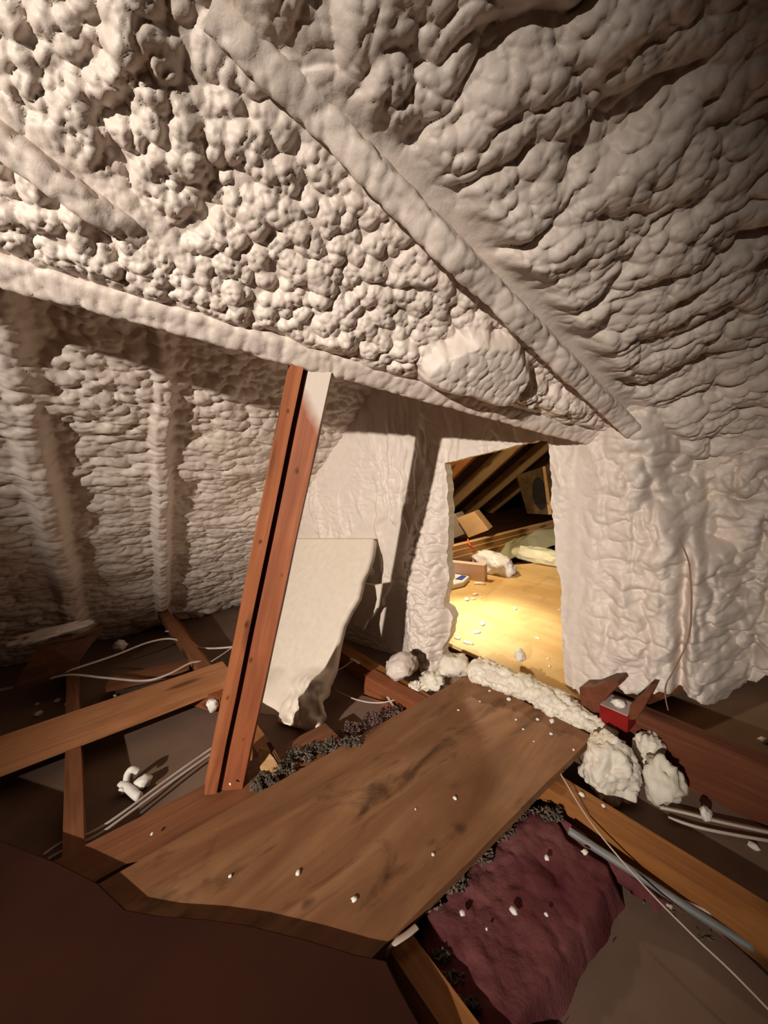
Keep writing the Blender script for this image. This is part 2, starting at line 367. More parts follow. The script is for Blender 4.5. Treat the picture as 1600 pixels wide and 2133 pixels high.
    o = np_obj('ceiling', V3.reshape(-1, 3), grid_quads(*Pg.shape).reshape(-1, 4)[:, ::-1], FOAM)
    tag(o, 'lumpy cream spray foam covering the sloping roof underside', kind='structure'); return o
roof_foam()

def coated_timber(name, fpos, L, w, t, axis, wdir, down, label=None, cat=None, seed=0, wr=0.004, mat=FOAM, parent=None, step=0.004, rounding=0.012, kind=None, sag=None):
    """foam-coated timber: rounded rectangular section swept along axis, wrinkled"""
    n = int(L / step); prof = []
    m = 14
    for k in range(m + 1): prof.append((-w / 2, -0.02 + (t + 0.02) * k / m))
    for k in range(1, m + 1): prof.append((-w / 2 + w * k / m, t))
    for k in range(1, m + 1): prof.append((w / 2, t - (t + 0.02) * k / m))
    prof = np.array(prof); d = np.cumsum(np.r_[0, np.hypot(*np.diff(prof, axis=0).T)])
    # round corners
    cx_, cy_ = prof[:, 0].copy(), prof[:, 1].copy(); r = rounding
    for k in range(len(prof)):
        ax, ay = w / 2 - r, t - r
        if abs(cx_[k]) > ax and cy_[k] > ay:
            vx, vy = abs(cx_[k]) - ax, cy_[k] - ay; l = math.hypot(vx, vy) or 1; sc = r / l if l > r else 1
            cx_[k] = math.copysign(ax + vx * sc, cx_[k]); cy_[k] = ay + vy * sc
    xs = np.linspace(0, L, n)[:, None]; dd = d[None, :]
    uw, vw = warp(xs + 0 * dd, dd + 0 * xs, seed, 0.05, 0.012)
    disp = wr * (bumps(uw / 0.016, vw / 0.024, seed + 5, rmin=0.45, rmax=0.9) * 1.6 + fbm(xs / 0.12 + 0 * dd, dd / 0.08 + 0 * xs, seed + 9) * 1.2)
    nx = np.gradient(cy_); ny = -np.gradient(cx_); ln = np.hypot(nx, ny) + 1e-9; nx, ny = -nx / ln, -ny / ln
    X = cx_[None, :] + disp * nx[None, :]; Y = cy_[None, :] + disp * ny[None, :]
    if sag is not None: Y = Y + sag(xs)
    V = fpos + xs[..., None] * axis + X[..., None] * wdir + Y[..., None] * down
    o = np_obj(name, V.reshape(-1, 3), grid_quads(*X.shape).reshape(-1, 4), mat)
    if parent is not None: set_parent(o, parent)
    if label or kind: tag(o, label, cat, kind=kind)
    return o
def raf(ln, label, w, t, seed, sag=None):
    a, b = roof_pt(*ln[0]), roof_pt(*ln[1]); ax = _n(b - a); wd = _n(np.cross(RNn, ax))
    return coated_timber('roof_rafter', a, np.linalg.norm(b - a), w, t, ax, wd, -RNn, label, 'rafter', seed, 0.0032, sag=sag, rounding=0.006)
raf(RAF1, 'long foam-coated rafter running down the roof towards the hatch', 0.036, 0.064, 100, lambda x: -0.048 * (1 - sstep(0.14, 0.40, x)) + 0.004 * np.sin(x * 37) - 0.012 * sstep(0.78, 0.95, x))
raf(RAF2, 'foam-coated rafter half buried near the upper left corner', 0.030, 0.032, 140, lambda x: -0.06 * sstep(0.30, 0.85, x / float(np.linalg.norm(RAF2[1] - RAF2[0]))))
# valley beam
bl, br = roof_pt(1.55, 0), roof_pt(-0.66, 0)
coated_timber('valley_beam', bl + RQ * 0.026 + RNn * 0.066, np.linalg.norm(br - bl), 0.052, 0.062, _n(br - bl), RQ, _n(-RNn * 0.9 + 0.0 * RQ), 'foam-coated beam along the lower edge of the roof slope, resting on the red post', 'beam', 180, 0.003)

# --- steep left wall with runs of foam
def left_wall():
    ux = np.array([1.0, 0, 0]); uv = _n(np.array([0, -1.0, 1.05])); nn = _n(-LN); o0 = np.array([0, (LD + 0.12) / 1.05, -0.12])
    x = np.arange(-0.75, 1.12, 0.0042); y = np.arange(0, 2.0, 0.0040); X, Y = np.meshgrid(x, y)
    u, v = warp(X, Y, 203, 0.09, 0.02)
    row = bumps(u / 0.075, v / 0.028, 211, rmin=0.4, rmax=0.95); sm = bumps(u / 0.028, v / 0.017, 221, rmin=0.4, rmax=0.9)
    topm = sstep(1.2, 1.6, Y)
    lum = bumps(u / 0.03, v / 0.03, 231, rmin=0.45, rmax=0.95)
    h = 0.017 * row + 0.007 * sm + 0.014 * lum * topm + 0.022 * fbm(X / 0.5, Y / 0.11, 241, 3) + 0.02 * fbm(X / 0.25, Y / 0.3, 251, 2)
    bot = 1 - sstep(0.05, 0.35, Y); h = h + bot * (0.03 * bumps(u / 0.09, v / 0.06, 261) - 0.02)
    # studs under the foam
    for sx, sx2, wd_ in ((on_left(22, 728)[0], on_left(128, 1160)[0], 0.035), (on_left(333, 740)[0], on_left(340, 1240)[0], 0.026)):
        c = sx2 + (sx - sx2) * np.clip(Y / 1.75, 0, 1.2); d = np.abs(X - c + 0.012 * fbm(Y / 0.1, X * 0 + 3, 271))
        m = (1 - sstep(wd_ * 0.5, wd_ * 1.6, d)) * (0.45 + 0.55 * sstep(0.3, 0.6, vnoise(X / 0.3, Y / 0.16, 287))); h = h * (1 - 0.45 * m) + m * (0.036 + 0.012 * fbm(X / 0.06, Y / 0.06, 281) + 0.012 * fbm(X * 0 + 1, Y / 0.2, 283))
        rt = sstep(0, 0.05, X - c) * (1 - sstep(0.05, 0.22, X - c)); h = h - 0.016 * rt
    V = o0 + X[..., None] * ux + Y[..., None] * uv + h[..., None] * nn
    o = np_obj('wall_left', V.reshape(-1, 3), grid_quads(*X.shape).reshape(-1, 4), FOAM)
    tag(o, 'steep left wall of horizontal foam runs over buried studs', kind='structure')
left_wall()

# --- hatch wall
WE = _n(np.array([-0.237, 1.0, 0])); WO = np.array([WD, 0, 0.0]); WNn = _n(WN)
def wz(P): return (np.asarray(P) - WO) @ WE, P[2]
def W(x, y): return wz(on_wall(x, y))
HATCH_PX = [(925, 965), (930, 1010), (932, 1080), (930, 1150), (934, 1210), (927, 1258), (942, 1285), (938, 1322), (930, 1338), (931, 1420),
            (1180, 1480), (1176, 1420), (1172, 1350), (1169, 1290), (1168, 1215), (1158, 1180), (1156, 1130), (1152, 1085), (1147, 1050), (1149, 1010), (1147, 960), (1143, 920), (1118, 919), (1060, 931), (990, 949)]
HATCH = jag([W(*p) for p in HATCH_PX], 0.012, 0.0022, 5)
BOT = [W(*p) for p in ((400, 1300), (500, 1275), (650, 1360), (790, 1405), (930, 1430), (1178, 1436), (1205, 1442), (1250, 1425), (1290, 1413), (1340, 1436), (1385, 1424), (1430, 1445), (1520, 1500), (1640, 1480), (2400, 1600))]
def hatch_wall():
    st = 0.0034; w = np.arange(-0.52, 2.40, st); z = np.arange(-0.13, 1.36, st); Wg, Zg = np.meshgrid(w, z)
    bx = np.array([b[0] for b in BOT])[::-1]; by = np.array([b[1] for b in BOT])[::-1]
    zb = np.interp(Wg, bx, by) + 0.008 * fbm(Wg / 0.03, Wg * 0, 301)
    wl, wr_ = W(930, 1150)[0], W(1165, 1200)[0]; wend = W(1430, 1200)[0]
    cxw, czw = Wg[:-1, :-1] + st / 2, Zg[:-1, :-1] + st / 2
    keep = ~polyin(cxw, czw, HATCH) & (czw > zb[:-1, :-1])
    # snap hole rim
    hole = ~keep; rim = np.zeros(Wg.shape, bool)
    kp = np.pad(keep, 1, constant_values=False); any_k = kp[:-1, :-1] | kp[1:, :-1] | kp[:-1, 1:] | kp[1:, 1:]; all_k = kp[:-1, :-1] & kp[1:, :-1] & kp[:-1, 1:] & kp[1:, 1:]
    rim = any_k & ~all_k
    su, sv = snap_poly(Wg[rim], Zg[rim], HATCH); near = (su - Wg[rim]) ** 2 + (sv - Zg[rim]) ** 2 < (2 * st) ** 2
    Wn, Zn = Wg.copy(), Zg.copy(); a = Wn[rim]; a[near] = su[near]; Wn[rim] = a; a = Zn[rim]; a[near] = sv[near]; Zn[rim] = a
    u, v = warp(Wn, Zn, 311, 0.08, 0.025)
    veins = np.abs(fbm(u / 0.07, v / 0.30, 321, 3)); wrk = bumps(u / 0.022, v / 0.016, 331, rmin=0.4, rmax=0.85)
    h = 0.014 * (1 - np.clip(veins * 6, 0, 1)) * sstep(0.2, 0.6, vnoise(Wn / 0.25, Zn / 0.25, 335)) + 0.005 * wrk * sstep(0.35, 0.65, vnoise(Wn / 0.12, Zn / 0.12, 337)) + 0.02 * fbm(Wn / 0.4, Zn / 0.5, 341, 2)
    # wrinkled jamb left of the hatch, thicker towards the floor
    dl = Wn - wl; low = 1 - sstep(0.25, 0.7, Zn)
    jm = sstep(-0.01, 0.02, dl) * (1 - sstep(0.05 + 0.07 * low, 0.12 + 0.12 * low, dl))
    u3, v3 = warp(Wn, Zn, 345, 0.05, 0.03); jb = bumps(u3 / 0.03, v3 / 0.02, 351, rmin=0.4, rmax=0.95)
    h = h + jm * (0.012 + low * (0.02 * jb + 0.045 * sstep(0, 0.06, dl) ) + 0.006 * jb)
    # right of the hatch
    dr = wr_ - Wn; rm = sstep(0.0, 0.05, dr)
    ub, vb = warp(Wn, Zn, 361, 0.05, 0.02); lum = bumps(ub / 0.05, vb / 0.036, 371, rmin=0.4, rmax=0.95); lu2 = bumps(ub / 0.024, vb / 0.017, 381, rmin=0.4, rmax=0.9)
    fold = np.clip(np.abs(fbm(ub / 0.06, vb / 0.22, 391, 2)) * 4, 0, 1)
    grow = sstep(0.02, 0.2, dr)
    hr = grow * (0.024 * lum + 0.008 * lu2 + 0.022 * fold) + 0.03 * np.sin(np.clip(dr / (wr_ - wend), 0, 1) * math.pi) * 0.7
    h = h * (1 - rm) + (h * 0.3 + hr) * rm
    # rope of foam and recess under the roof edge; hollow and set-back beyond the stub
    wst = wend + (W(1325, 950)[0] - wend) * sstep(0.42, 0.62, Zn); rec = sstep(0, 0.16, wst - Wn + 0.02 * fbm(Zn / 0.1, Wn / 0.1, 401)); bigl = bumps(ub / 0.09, vb / 0.075, 411, rmin=0.4, rmax=0.95)
    h = h - rec * 0.26 + rec * (0.072 * bigl + 0.018 * lum)
    h = h - 0.06 * np.exp(-((Wn - wend - 0.006 + 0.02 * fbm(Zn / 0.12, Wn * 0, 405)) / 0.013) ** 2) * (1 - sstep(0.45, 0.55, Zn)); hc = W(1490, 1140); h = h - 0.07 * np.exp(-(((Wn - hc[0]) / 0.05) ** 2 + ((Zn - hc[1]) / 0.045) ** 2))
    V = WO + Wn[..., None] * WE - h[..., None] * WNn; V[..., 2] = Zn
    Q = grid_quads(*Wn.shape)[keep]
    # cut edge through the sheet
    idx = np.arange(Wn.size).reshape(Wn.shape); nv = Wn.size; back = V.reshape(-1, 3) + WNn * 0.045
    segs = []
    kh = keep
    L_ = kh[:, :-1] & ~kh[:, 1:]; r_, c_ = np.nonzero(L_); segs += [np.stack([idx[r_ + 1, c_ + 1], idx[r_, c_ + 1]], 1)]
    L_ = ~kh[:, :-1] & kh[:, 1:]; r_, c_ = np.nonzero(L_); segs += [np.stack([idx[r_, c_ + 1], idx[r_ + 1, c_ + 1]], 1)]
    L_ = kh[:-1] & ~kh[1:]; r_, c_ = np.nonzero(L_); segs += [np.stack([idx[r_ + 1, c_], idx[r_ + 1, c_ + 1]], 1)]
    L_ = ~kh[:-1] & kh[1:]; r_, c_ = np.nonzero(L_); segs += [np.stack([idx[r_ + 1, c_ + 1], idx[r_ + 1, c_]], 1)]
    S = np.concatenate(segs); ids = np.unique(S); remap = np.zeros(nv, np.int64); remap[ids] = nv + np.arange(len(ids))
    front = nv + len(ids) + np.arange(len(ids)); remf = np.zeros(nv, np.int64); remf[ids] = front
    VV = np.concatenate([V.reshape(-1, 3), back[ids], V.reshape(-1, 3)[ids]])
    QR = np.stack([remf[S[:, 0]], remf[S[:, 1]], remap[S[:, 1]], remap[S[:, 0]]], 1)
    QQ = np.concatenate([Q.reshape(-1, 4), QR]); used = np.unique(QQ); rm2 = np.zeros(len(VV), np.int64); rm2[used] = np.arange(len(used))
    o = np_obj('wall_back', VV[used], rm2[QQ], FOAM)
    o.data.materials.append(FOAM_CUT); mi = np.zeros(len(QQ), np.int32); mi[len(Q):] = 1; o.data.polygons.foreach_set('material_index', mi)
    tag(o, 'foam-sprayed end wall with a hand-cut hatch opening', kind='structure')
hatch_wall()

# roof behind the beam, closing the space above the wall
def struct_quad(name, pts, mat, label):
    bm = bmesh.new(); bm.faces.new([bm.verts.new(p) for p in pts]); o = bm_obj(name, bm, mat, smooth=False); return tag(o, label, kind='structure')
tl, tr = roof_pt(1.62, 0.05, -0.02), roof_pt(-0.7, 0.05, -0.02)
struct_quad('ceiling_behind_beam', [tl, tr, tr + np.array([0.5, 0.9, 0.55]), tl + np.array([0.5, 0.9, 0.55])], FOAM_SM, 'foam roof surface behind the valley beam')
struct_quad('ceiling_rear', [roof_pt(1.72, 1.28), roof_pt(-0.8, 1.28), roof_pt(-0.8, 3.6), roof_pt(1.72, 3.6)], FOAM, 'foam roof slope behind the camera')
struct_quad('ceiling_side', [roof_pt(1.72, -0.1), roof_pt(1.72, 3.6), roof_pt(4.2, 3.6), roof_pt(4.2, -0.1)], FOAM, 'foam roof slope beyond the left of the view')

# floor = back of the room ceiling below, seen between the joists
FLZ = -0.088
def quad_floor():
    bm = bmesh.new(); 
    for (x0, x1, y0, y1) in ((-3.2, 1.30, -2.2, 2.6),):
        bm.faces.new([bm.verts.new(c) for c in ((x0, y0, FLZ), (x1, y0, FLZ), (x1, y1, FLZ), (x0, y1, FLZ))])
    bm.faces.new([bm.verts.new(c) for c in ((1.30, -2.2, FLZ), (2.2, -2.2, FLZ), (2.2, 0.55, FLZ), (1.30, 0.55, FLZ))])
    tag(bm_obj('floor', bm, GYP, smooth=False), 'brown gypsum back between the attic joists', kind='structure')
quad_floor()

# ------------------------------------------------------------------ joists and boards
JZ = -0.020
jx = {'c': on_z(838, 1964, JZ)[0] , 'b': 0.5 * (on_z(1176, 1619, JZ)[0] + on_z(1152, 1649, JZ)[0]), 'l': on_z(152, 1600, JZ)[0]}
def joist(X, y0, y1, w, label, mat=JOIST_WOOD, z=JZ, t=0.066):
    o = beam('ceiling_joist', (X, y0, z), (X, y1, z), w, t, mat); return tag(o, label, 'joist', 'ceiling joists')
joist(jx['c'], -1.2, 2.38, 0.042, 'brown joist coming from under the walkway board at the bottom of the view', ORANGE_WOOD)
joist(jx['b'], -1.2, 2.2, 0.055, 'thick orange joist beside the pink insulation and broken foam lumps', ORANGE_WOOD)
joist(jx['l'], -0.4, 2.38, 0.036, 'dark joist crossing under the long strip of lumber on the left', JOIST_WOOD)

# walkway board
wb = [on_z(201, 1841, 0), on_z(965, 1412, 0), on_z(1247, 1522, 0), on_z(795, 1975, 0)]
yl = 0.5 * (wb[0][1] + wb[1][1]); yr = 0.5 * (wb[2][1] + wb[3][1]); x1 = 0.5 * (wb[1][0] + wb[2][0])
def wl(x, y): p = on_z(x, y, 0); return p[0] + 0.35, p[1] - (yl + yr) / 2
WALK_WOOD = wood_mat('stained_walkway_board', (0.15, 0.06, 0.026), (0.26, 0.12, 0.052), (0.40, 0.225, 0.11), (1.8, 9, 9), 0.85, False, seed=1.3,
    over=spots_over([(*wl(958, 1725), 0, 0.034, 0.03, (0.06, 0.022, 0.01), 0.75), (*wl(900, 1755), 0, 0.03, 0.014, (0.07, 0.028, 0.012), 0.5), (*wl(640, 1880), 0, 0.035, 0.02, (0.05, 0.02, 0.01), 0.7), (*wl(500, 1812), 0, 0.05, 0.014, (0.07, 0.03, 0.014), 0.5), (*wl(560, 1770), 0, 0.05, 0.008, (0.07, 0.03, 0.014), 0.5), (*wl(820, 1590), 0, 0.05, 0.012, (0.08, 0.035, 0.016), 0.5)]))
o = beam('walkway_board', (-0.35, (yl + yr) / 2, 0), (x1 - 0.0, (yl + yr) / 2, 0), yl - yr, 0.019, WALK_WOOD)
tag(o, 'wide stained plywood walkway board leading to the hatch', 'board')
# plate under the post
o = beam('floor_plate', (-0.4, yl + 0.075, -0.012), (0.50, yl + 0.075, -0.012), 0.105, 0.035, JOIST_WOOD); tag(o, 'flat timber plate under the red post beside the walkway board', 'plank')
# long lumber strip on the left
pA, pB = on_z(-120, 1612, 0.0), on_z(470, 1402, 0.0); yy = 0.5 * (on_z(0, 1571, 0)[1] + on_z(460, 1405, 0)[1])
wid = abs(on_z(200, 1473, 0)[1] - on_z(200, 1526, 0)[1])
o = beam('lumber_strip', (-0.6, yy, 0.012), (0.37, yy, 0.012), wid, 0.034, STRIP_WOOD); tag(o, 'long orange strip of lumber laid across the joists on the left', 'lumber')

# ------------------------------------------------------------------ red post (two timbers with a slot)
def over_spray(t, c):
    v = t.coords((1, 1, 1)); sx = t.n('ShaderNodeSeparateXYZ'); t.l(v, sx.inputs[0])
    m1 = t.n('ShaderNodeMath', operation='MULTIPLY_ADD'); t.l(sx.outputs[1], m1.inputs[0]); m1.inputs[1].default_value = -1.3
    t.l(sx.outputs[0], m1.inputs[2]); nz = t.noise(v, 14, 3); m2 = t.n('ShaderNodeMath', operation='MULTIPLY_ADD'); t.l(nz, m2.inputs[0]); m2.inputs[1].default_value = 0.05; t.l(m1.outputs[0], m2.inputs[2])
    m3 = t.n('ShaderNodeMapRange'); t.l(m2.outputs[0], m3.inputs[0]); m3.inputs[1].default_value = SPR; m3.inputs[2].default_value = SPR + 0.05
    c = spots_over([(PL * 0.785, 0.002, 0, 0.022, 0.012, (0.07, 0.018, 0.007), 0.9), (PL * 0.55, -0.012, 0, 0.016, 0.008, (0.07, 0.018, 0.007), 0.8), (PL * 0.34, 0.016, 0, 0.016, 0.010, (0.07, 0.018, 0.007), 0.8), (PL * 0.14, -0.004, 0, 0.012, 0.008, (0.07, 0.018, 0.007), 0.7)])(t, c)
    return t.mix(m3.outputs[0], c, (0.58, 0.49, 0.42))
pb = on_z(468, 1648, -0.012)
btop, _t = None, None
def beam_near(x, y):
    d = ROT @ cam_ray(x, y); D = DBn; w_ = B2 - CAM; a, b, c, dd, e = D @ D, D @ d, d @ d, D @ w_, d @ w_; t = (b * e - c * dd) / (a * c - b * b); return B2 + t * D
pt = beam_near(650, 772)
pax = _n(pt - pb); PL = np.linalg.norm(pt - pb) + 0.012
view = _n(CAM - 0.5 * (pb + pt)); pside = _n(np.cross(pax, view)); pfront = _n(np.cross(pside, pax))
if (pside @ ROT[:, 0]) < 0: pside = -pside
SPR = PL - 0.085
RED_OVER = wood_mat('red_brown_lumber_with_overspray', (0.17, 0.045, 0.017), (0.29, 0.088, 0.033), (0.38, 0.13, 0.05), over=over_spray, seed=0.4)
post = empty('support_post', pb, 'red-brown double timber post propping the valley beam', 'post')
def ppt(a, s, f): return pb + pax * a + pside * s + pfront * f
# turned a little so that its right-hand timber shows its side to the light
def post_part(name, s, f, w, t, mat, a0, a1, turn):
    up = _n(pfront * math.cos(turn) - pside * math.sin(turn)); return beam(name, ppt(a0, s, f), ppt(a1, s, f), w, t, mat, up=up, parent=post, bev=0.003)
post_part('main_timber', 0.014, 0.0, 0.049, 0.04, RED_OVER, 0.0, PL, 0.15)
post_part('side_timber', -0.031, 0.010, 0.026, 0.05, wood_mat('lit_red_lumber', (0.22, 0.065, 0.024), (0.38, 0.125, 0.048), (0.48, 0.18, 0.075), seed=7.0, over=spots_over([(PL * 0.62, 0.002, 0, 0.012, 0.01, (0.06, 0.016, 0.007), 0.9), (PL * 0.43, -0.004, 0, 0.02, 0.012, (0.06, 0.016, 0.007), 0.85), (PL * 0.9, 0.0, 0, 0.012, 0.008, (0.06, 0.016, 0.007), 0.9), (PL * 0.25, 0.004, 0, 0.014, 0.008, (0.06, 0.016, 0.007), 0.7)])), -0.0, PL, -0.12)  # lighter than the main timber: light on its face put into the colour
post_part('inner_web', -0.014, -0.007, 0.04, 0.018, DARK_RED, 0.0, PL, 0.0)

exec_parts = []
# ------------------------------------------------------------------ leaning foam slab behind the post, torn flap on the wall
def foam_slab():
    # left/right outline by rows; leans from the wall to the floor in front of it
    top_l, top_r = on_wall(600, 1120), on_wall(777, 1121)
    bot_r = on_z(676, 1532, -0.10); bot_l = on_z(520, 1490, -0.10)
    nU, nV = 40, 90; rows = [(777, 1121), (774, 1150), (765, 1180), (752, 1206), (745, 1240), (728, 1268), (712, 1300), (702, 1340), (694, 1385), (689, 1425), (684, 1475), (677, 1532)]
    lefts = [(598, 1121), (594, 1150), (590, 1180), (584, 1206), (578, 1240), (572, 1268), (565, 1300), (556, 1340), (546, 1385), (536, 1425), (526, 1462), (516, 1490)]
    c_top = top_r - np.array([0.03, 0, 0]); nrm = _n(np.cross(top_l - top_r, bot_r - top_r)); 
    if nrm[0] > 0: nrm = -nrm
    dd = nrm @ (top_r + nrm * 0.035)
    V = []
    for k in range(nV + 1):
        f = k / nV * (len(rows) - 1); i = min(int(f), len(rows) - 2); t = f - i
        R_ = on_plane(*(np.array(rows[i]) * (1 - t) + np.array(rows[i + 1]) * t), nrm, dd); L_ = on_plane(*(np.array(lefts[i]) * (1 - t) + np.array(lefts[i + 1]) * t), nrm, dd)
        for j in range(nU + 1):
            s = j / nU; P = L_ * (1 - s) + R_ * s
            lo = max(0, (k / nV - 0.74) / 0.26)
            bul = 0.035 * math.sin(min(lo, 1) * math.pi * 0.75) * (0.6 + 0.4 * math.sin(s * 9)) + 0.02 * lo * mnoise.noise(Vector((s * 5, k * 0.07, 1.0)))
            cr = min(1, lo * 1.6) * min(1, max(0, (s - 0.4) * 5)) * (0.05 * abs(mnoise.noise(Vector((s * 9, k * 0.13, 4.0)))) + 0.02 * abs(mnoise.noise(Vector((s * 24, k * 0.33, 9.0)))))
            edge_r = 0.004 * mnoise.noise(Vector((k * 0.3, 0, 2)))
            V.append(P + nrm * (bul + cr) + (R_ - L_) * edge_r * s)
    V = np.array(V); B = V - nrm * 0.03; nn = (nV + 1) * (nU + 1); q = grid_quads(nV + 1, nU + 1).reshape(-1, 4); Q = [q, q[:, ::-1] + nn]
    per = list(range(nU + 1)) + [(k + 1) * (nU + 1) - 1 for k in range(1, nV + 1)] + [nV * (nU + 1) + j for j in range(nU - 1, -1, -1)] + [k * (nU + 1) for k in range(nV - 1, 0, -1)]
    per = np.array(per); nx = np.roll(per, -1); Q.append(np.stack([per, per + nn, nx + nn, nx], 1))
    o = np_obj('foam_slab', np.concatenate([V, B]), np.concatenate(Q), FOAM_SM); tag(o, 'large smooth cream foam slab leaning behind the red post', 'foam slab')
foam_slab()
fl = [(745, 1214), (780, 1219), (815, 1213), (806, 1235), (796, 1248), (797, 1262), (784, 1268), (775, 1285), (764, 1294), (756, 1313), (745, 1305), (737, 1302), (735, 1280), (738, 1250)]
o = slab('torn_foam_flap', [on_plane(x, y, WN, WD - 0.07) for x, y in fl], WNn * 0.02, FOAM_SM); tag(o, 'torn pointed foam flap hanging on the wall left of the hatch', 'foam scrap')
o = rock('foam_chunk', on_plane(771, 1190, WN, WD - 0.08), (0.014, 0.022, 0.017), 3, FOAM); tag(o, 'small foam chunk wedged above the torn flap', 'foam chunk')

# ------------------------------------------------------------------ foam lumps along the hatch sill
def lump(x, y, z, rx, ry, rz, seed, label, mat=FOAM_CUT, rough=0.22, lump_=0.2, sub=4, name='foam_lump', rot=0.0, plane=None):
    c = on_z(x, y, z); o = rock(name, c, (rx, ry, rz), seed, mat, None, sub, rough, lump_, None, rot); return tag(o, label, 'foam lump')
def sill_strip():
    path = [on_z(975, 1392, 0.03), on_z(1030, 1408, 0.03), on_z(1090, 1432, 0.025), on_z(1150, 1462, 0.02), on_z(1200, 1490, 0.012), on_z(1250, 1517, 0.004), on_z(1285, 1525, -0.01)]
    rad = [0.030, 0.030, 0.029, 0.029, 0.024, 0.016, 0.011]
    pts = smooth_path(path, 26); n = len(pts); sides = 40; V = np.zeros((n, sides + 1, 3))
    for i, p in enumerate(pts):
        f = i / (n - 1) * (len(rad) - 1); k = min(int(f), len(rad) - 2); r = rad[k] + (rad[k + 1] - rad[k]) * (f - k)
        r *= min(1, math.sqrt(max(0.0004, (i + 0.3) / 10))) * min(1, math.sqrt(max(0.0004, (n - 1 - i + 0.3) / 8)))
        d = (pts[min(i + 1, n - 1)] - pts[max(i - 1, 0)]).normalized(); s = d.cross(Vector((0, 0, 1))).normalized(); u = s.cross(d)
        for j in range(sides + 1):
            a = 2 * math.pi * (j % sides) / sides; q = Vector((math.cos(a) * 1.3, math.sin(a) * 1.3, i * 0.06))
            am = 1 - 0.7 * max(0, (i / n - 0.75) / 0.25)
            rr = r * (1 + am * (0.42 * mnoise.fractal(q * 1.5, 1, 2, 5) + 0.35 * (0.5 - abs(mnoise.noise(q * 3.4))) + 0.12 * mnoise.noise(q * 9)))
            V[i, j] = p + s * math.cos(a) * rr * 1.25 + u * math.sin(a) * rr * 1.1
    o = np_obj('foam_strip', V.reshape(-1, 3), grid_quads(n, sides + 1).reshape(-1, 4), FOAM_CUT); tag(o, 'long torn strip of cream foam lying along the hatch sill', 'foam strip')
sill_strip()
lump(838, 1388, 0.02, 0.062, 0.055, 0.045, 4, 'smooth pale foam lump at the foot of the left hatch jamb', FOAM, 0.14, 0.12)
lump(945, 1385, 0.035, 0.055, 0.055, 0.045, 8, 'round foam lump between the left jamb and the sill strip', FOAM_CUT, 0.16, 0.15)
lump(898, 1418, 0.0, 0.05, 0.045, 0.03, 11, 'low crumbly foam lump in front of the left hatch jamb', FOAM_CUT, 0.3, 0.3)
lump(868, 1432, -0.02, 0.03, 0.026, 0.022, 12, 'small foam lump touching the far corner of the walkway board', FOAM_CUT, 0.3, 0.3)
lump(1272, 1596, -0.02, 0.076, 0.066, 0.080, 15, 'big broken foam boulder beside the end of the walkway board', FOAM_CUT, 0.2, 0.16, 5)
lump(1378, 1628, -0.045, 0.046, 0.048, 0.066, 19, 'jagged foam boulder leaning against the dark rim board', FOAM_CUT, 0.24, 0.2)
lump(1350, 1556, -0.01, 0.038, 0.034, 0.05, 22, 'narrow foam shard standing behind the two broken boulders', FOAM_CUT, 0.24, 0.2)
lump(1470, 1695, -0.06, 0.014, 0.012, 0.016, 27, 'little foam blob stuck on the paired cables', FOAM_WHITE, 0.3, 0.2, 3)
lump(250, 1345, -0.03, 0.028, 0.026, 0.026, 29, 'small pale foam lump on the boards below the left wall', FOAM_WHITE, 0.3, 0.3, 3)
lump(443, 1468, -0.03, 0.018, 0.018, 0.026, 31, 'pale foam lump just left of the red post', FOAM_WHITE, 0.25, 0.2, 3)
lump(1083, 1366, 0.035, 0.022, 0.022, 0.024, 33, 'loose foam nugget sitting on the bright plywood by the sill', FOAM_CUT, 0.25, 0.2, 3)

# curl of foam in the left bay
def curl():
    root = empty('foam_curl', on_z(280, 1640, FLZ), 'white curled foam offcut lying in the left joist bay', 'foam scrap')
    zc = -0.07
    tube('curl_strand', [on_z(252, 1650, zc), on_z(262, 1630, zc), on_z(266, 1612, zc + 0.02), on_z(275, 1603, zc + 0.03), on_z(287, 1607, zc + 0.02)], 0.0085, FOAM_WHITE, root)
    tube('curl_strand', [on_z(250, 1636, zc), on_z(264, 1640, zc), on_z(282, 1655, zc), on_z(290, 1660, zc)], 0.011, FOAM_WHITE, root)
    r = rock('curl_knob', on_z(298, 1630, zc), (0.024, 0.02, 0.018), 41, FOAM_WHITE, root, 3, 0.15, 0.15)
curl()

# ------------------------------------------------------------------ right side: rim board, blocks
RX = on_z(1430, 1640, FLZ)[0]
def rim():
    a, b = on_x(1262, 1478, RX), on_x(1600, 1580, RX); zt = 0.5 * (on_x(1340, 1492, RX)[2] + on_x(1600, 1590, RX)[2])
    o = beam('rim_board', (RX + 0.02, on_x(1235, 1500, RX)[1], zt), (RX + 0.02, -0.9, zt), 0.04, zt - FLZ, DARK_RED); tag(o, 'tall dark red rim board on edge at the right', 'board'); return zt
RZ = rim()
yb = on_x(1250, 1470, RX - 0.02)
o = slab('wood_offcut', [on_x(x, y, RX - 0.035) for x, y in ((1206, 1432), (1232, 1432), (1262, 1421), (1286, 1419), (1290, 1428), (1272, 1444), (1258, 1462), (1250, 1486), (1222, 1484), (1210, 1470))], (0.05, 0.0, 0), DARK_RED); tag(o, 'broken brown wood offcut poking out below the foam wall', 'offcut')
rb = empty('red_block', on_x(1285, 1500, RX - 0.05), 'red-painted block with a dusty grey top by the rim board', 'block')
a0, a1 = on_x(1250, 1466, RX - 0.055), on_x(1308, 1490, RX - 0.055)
ztop = 0.5 * (a0[2] + a1[2]); ym = 0.5 * (a0[1] + a1[1])
o = beam('block_body', (RX - 0.055, ym, ztop - 0.003), (RX + 0.01, ym, ztop - 0.003), abs(a0[1] - a1[1]), 0.045, REDPAINT, parent=rb)
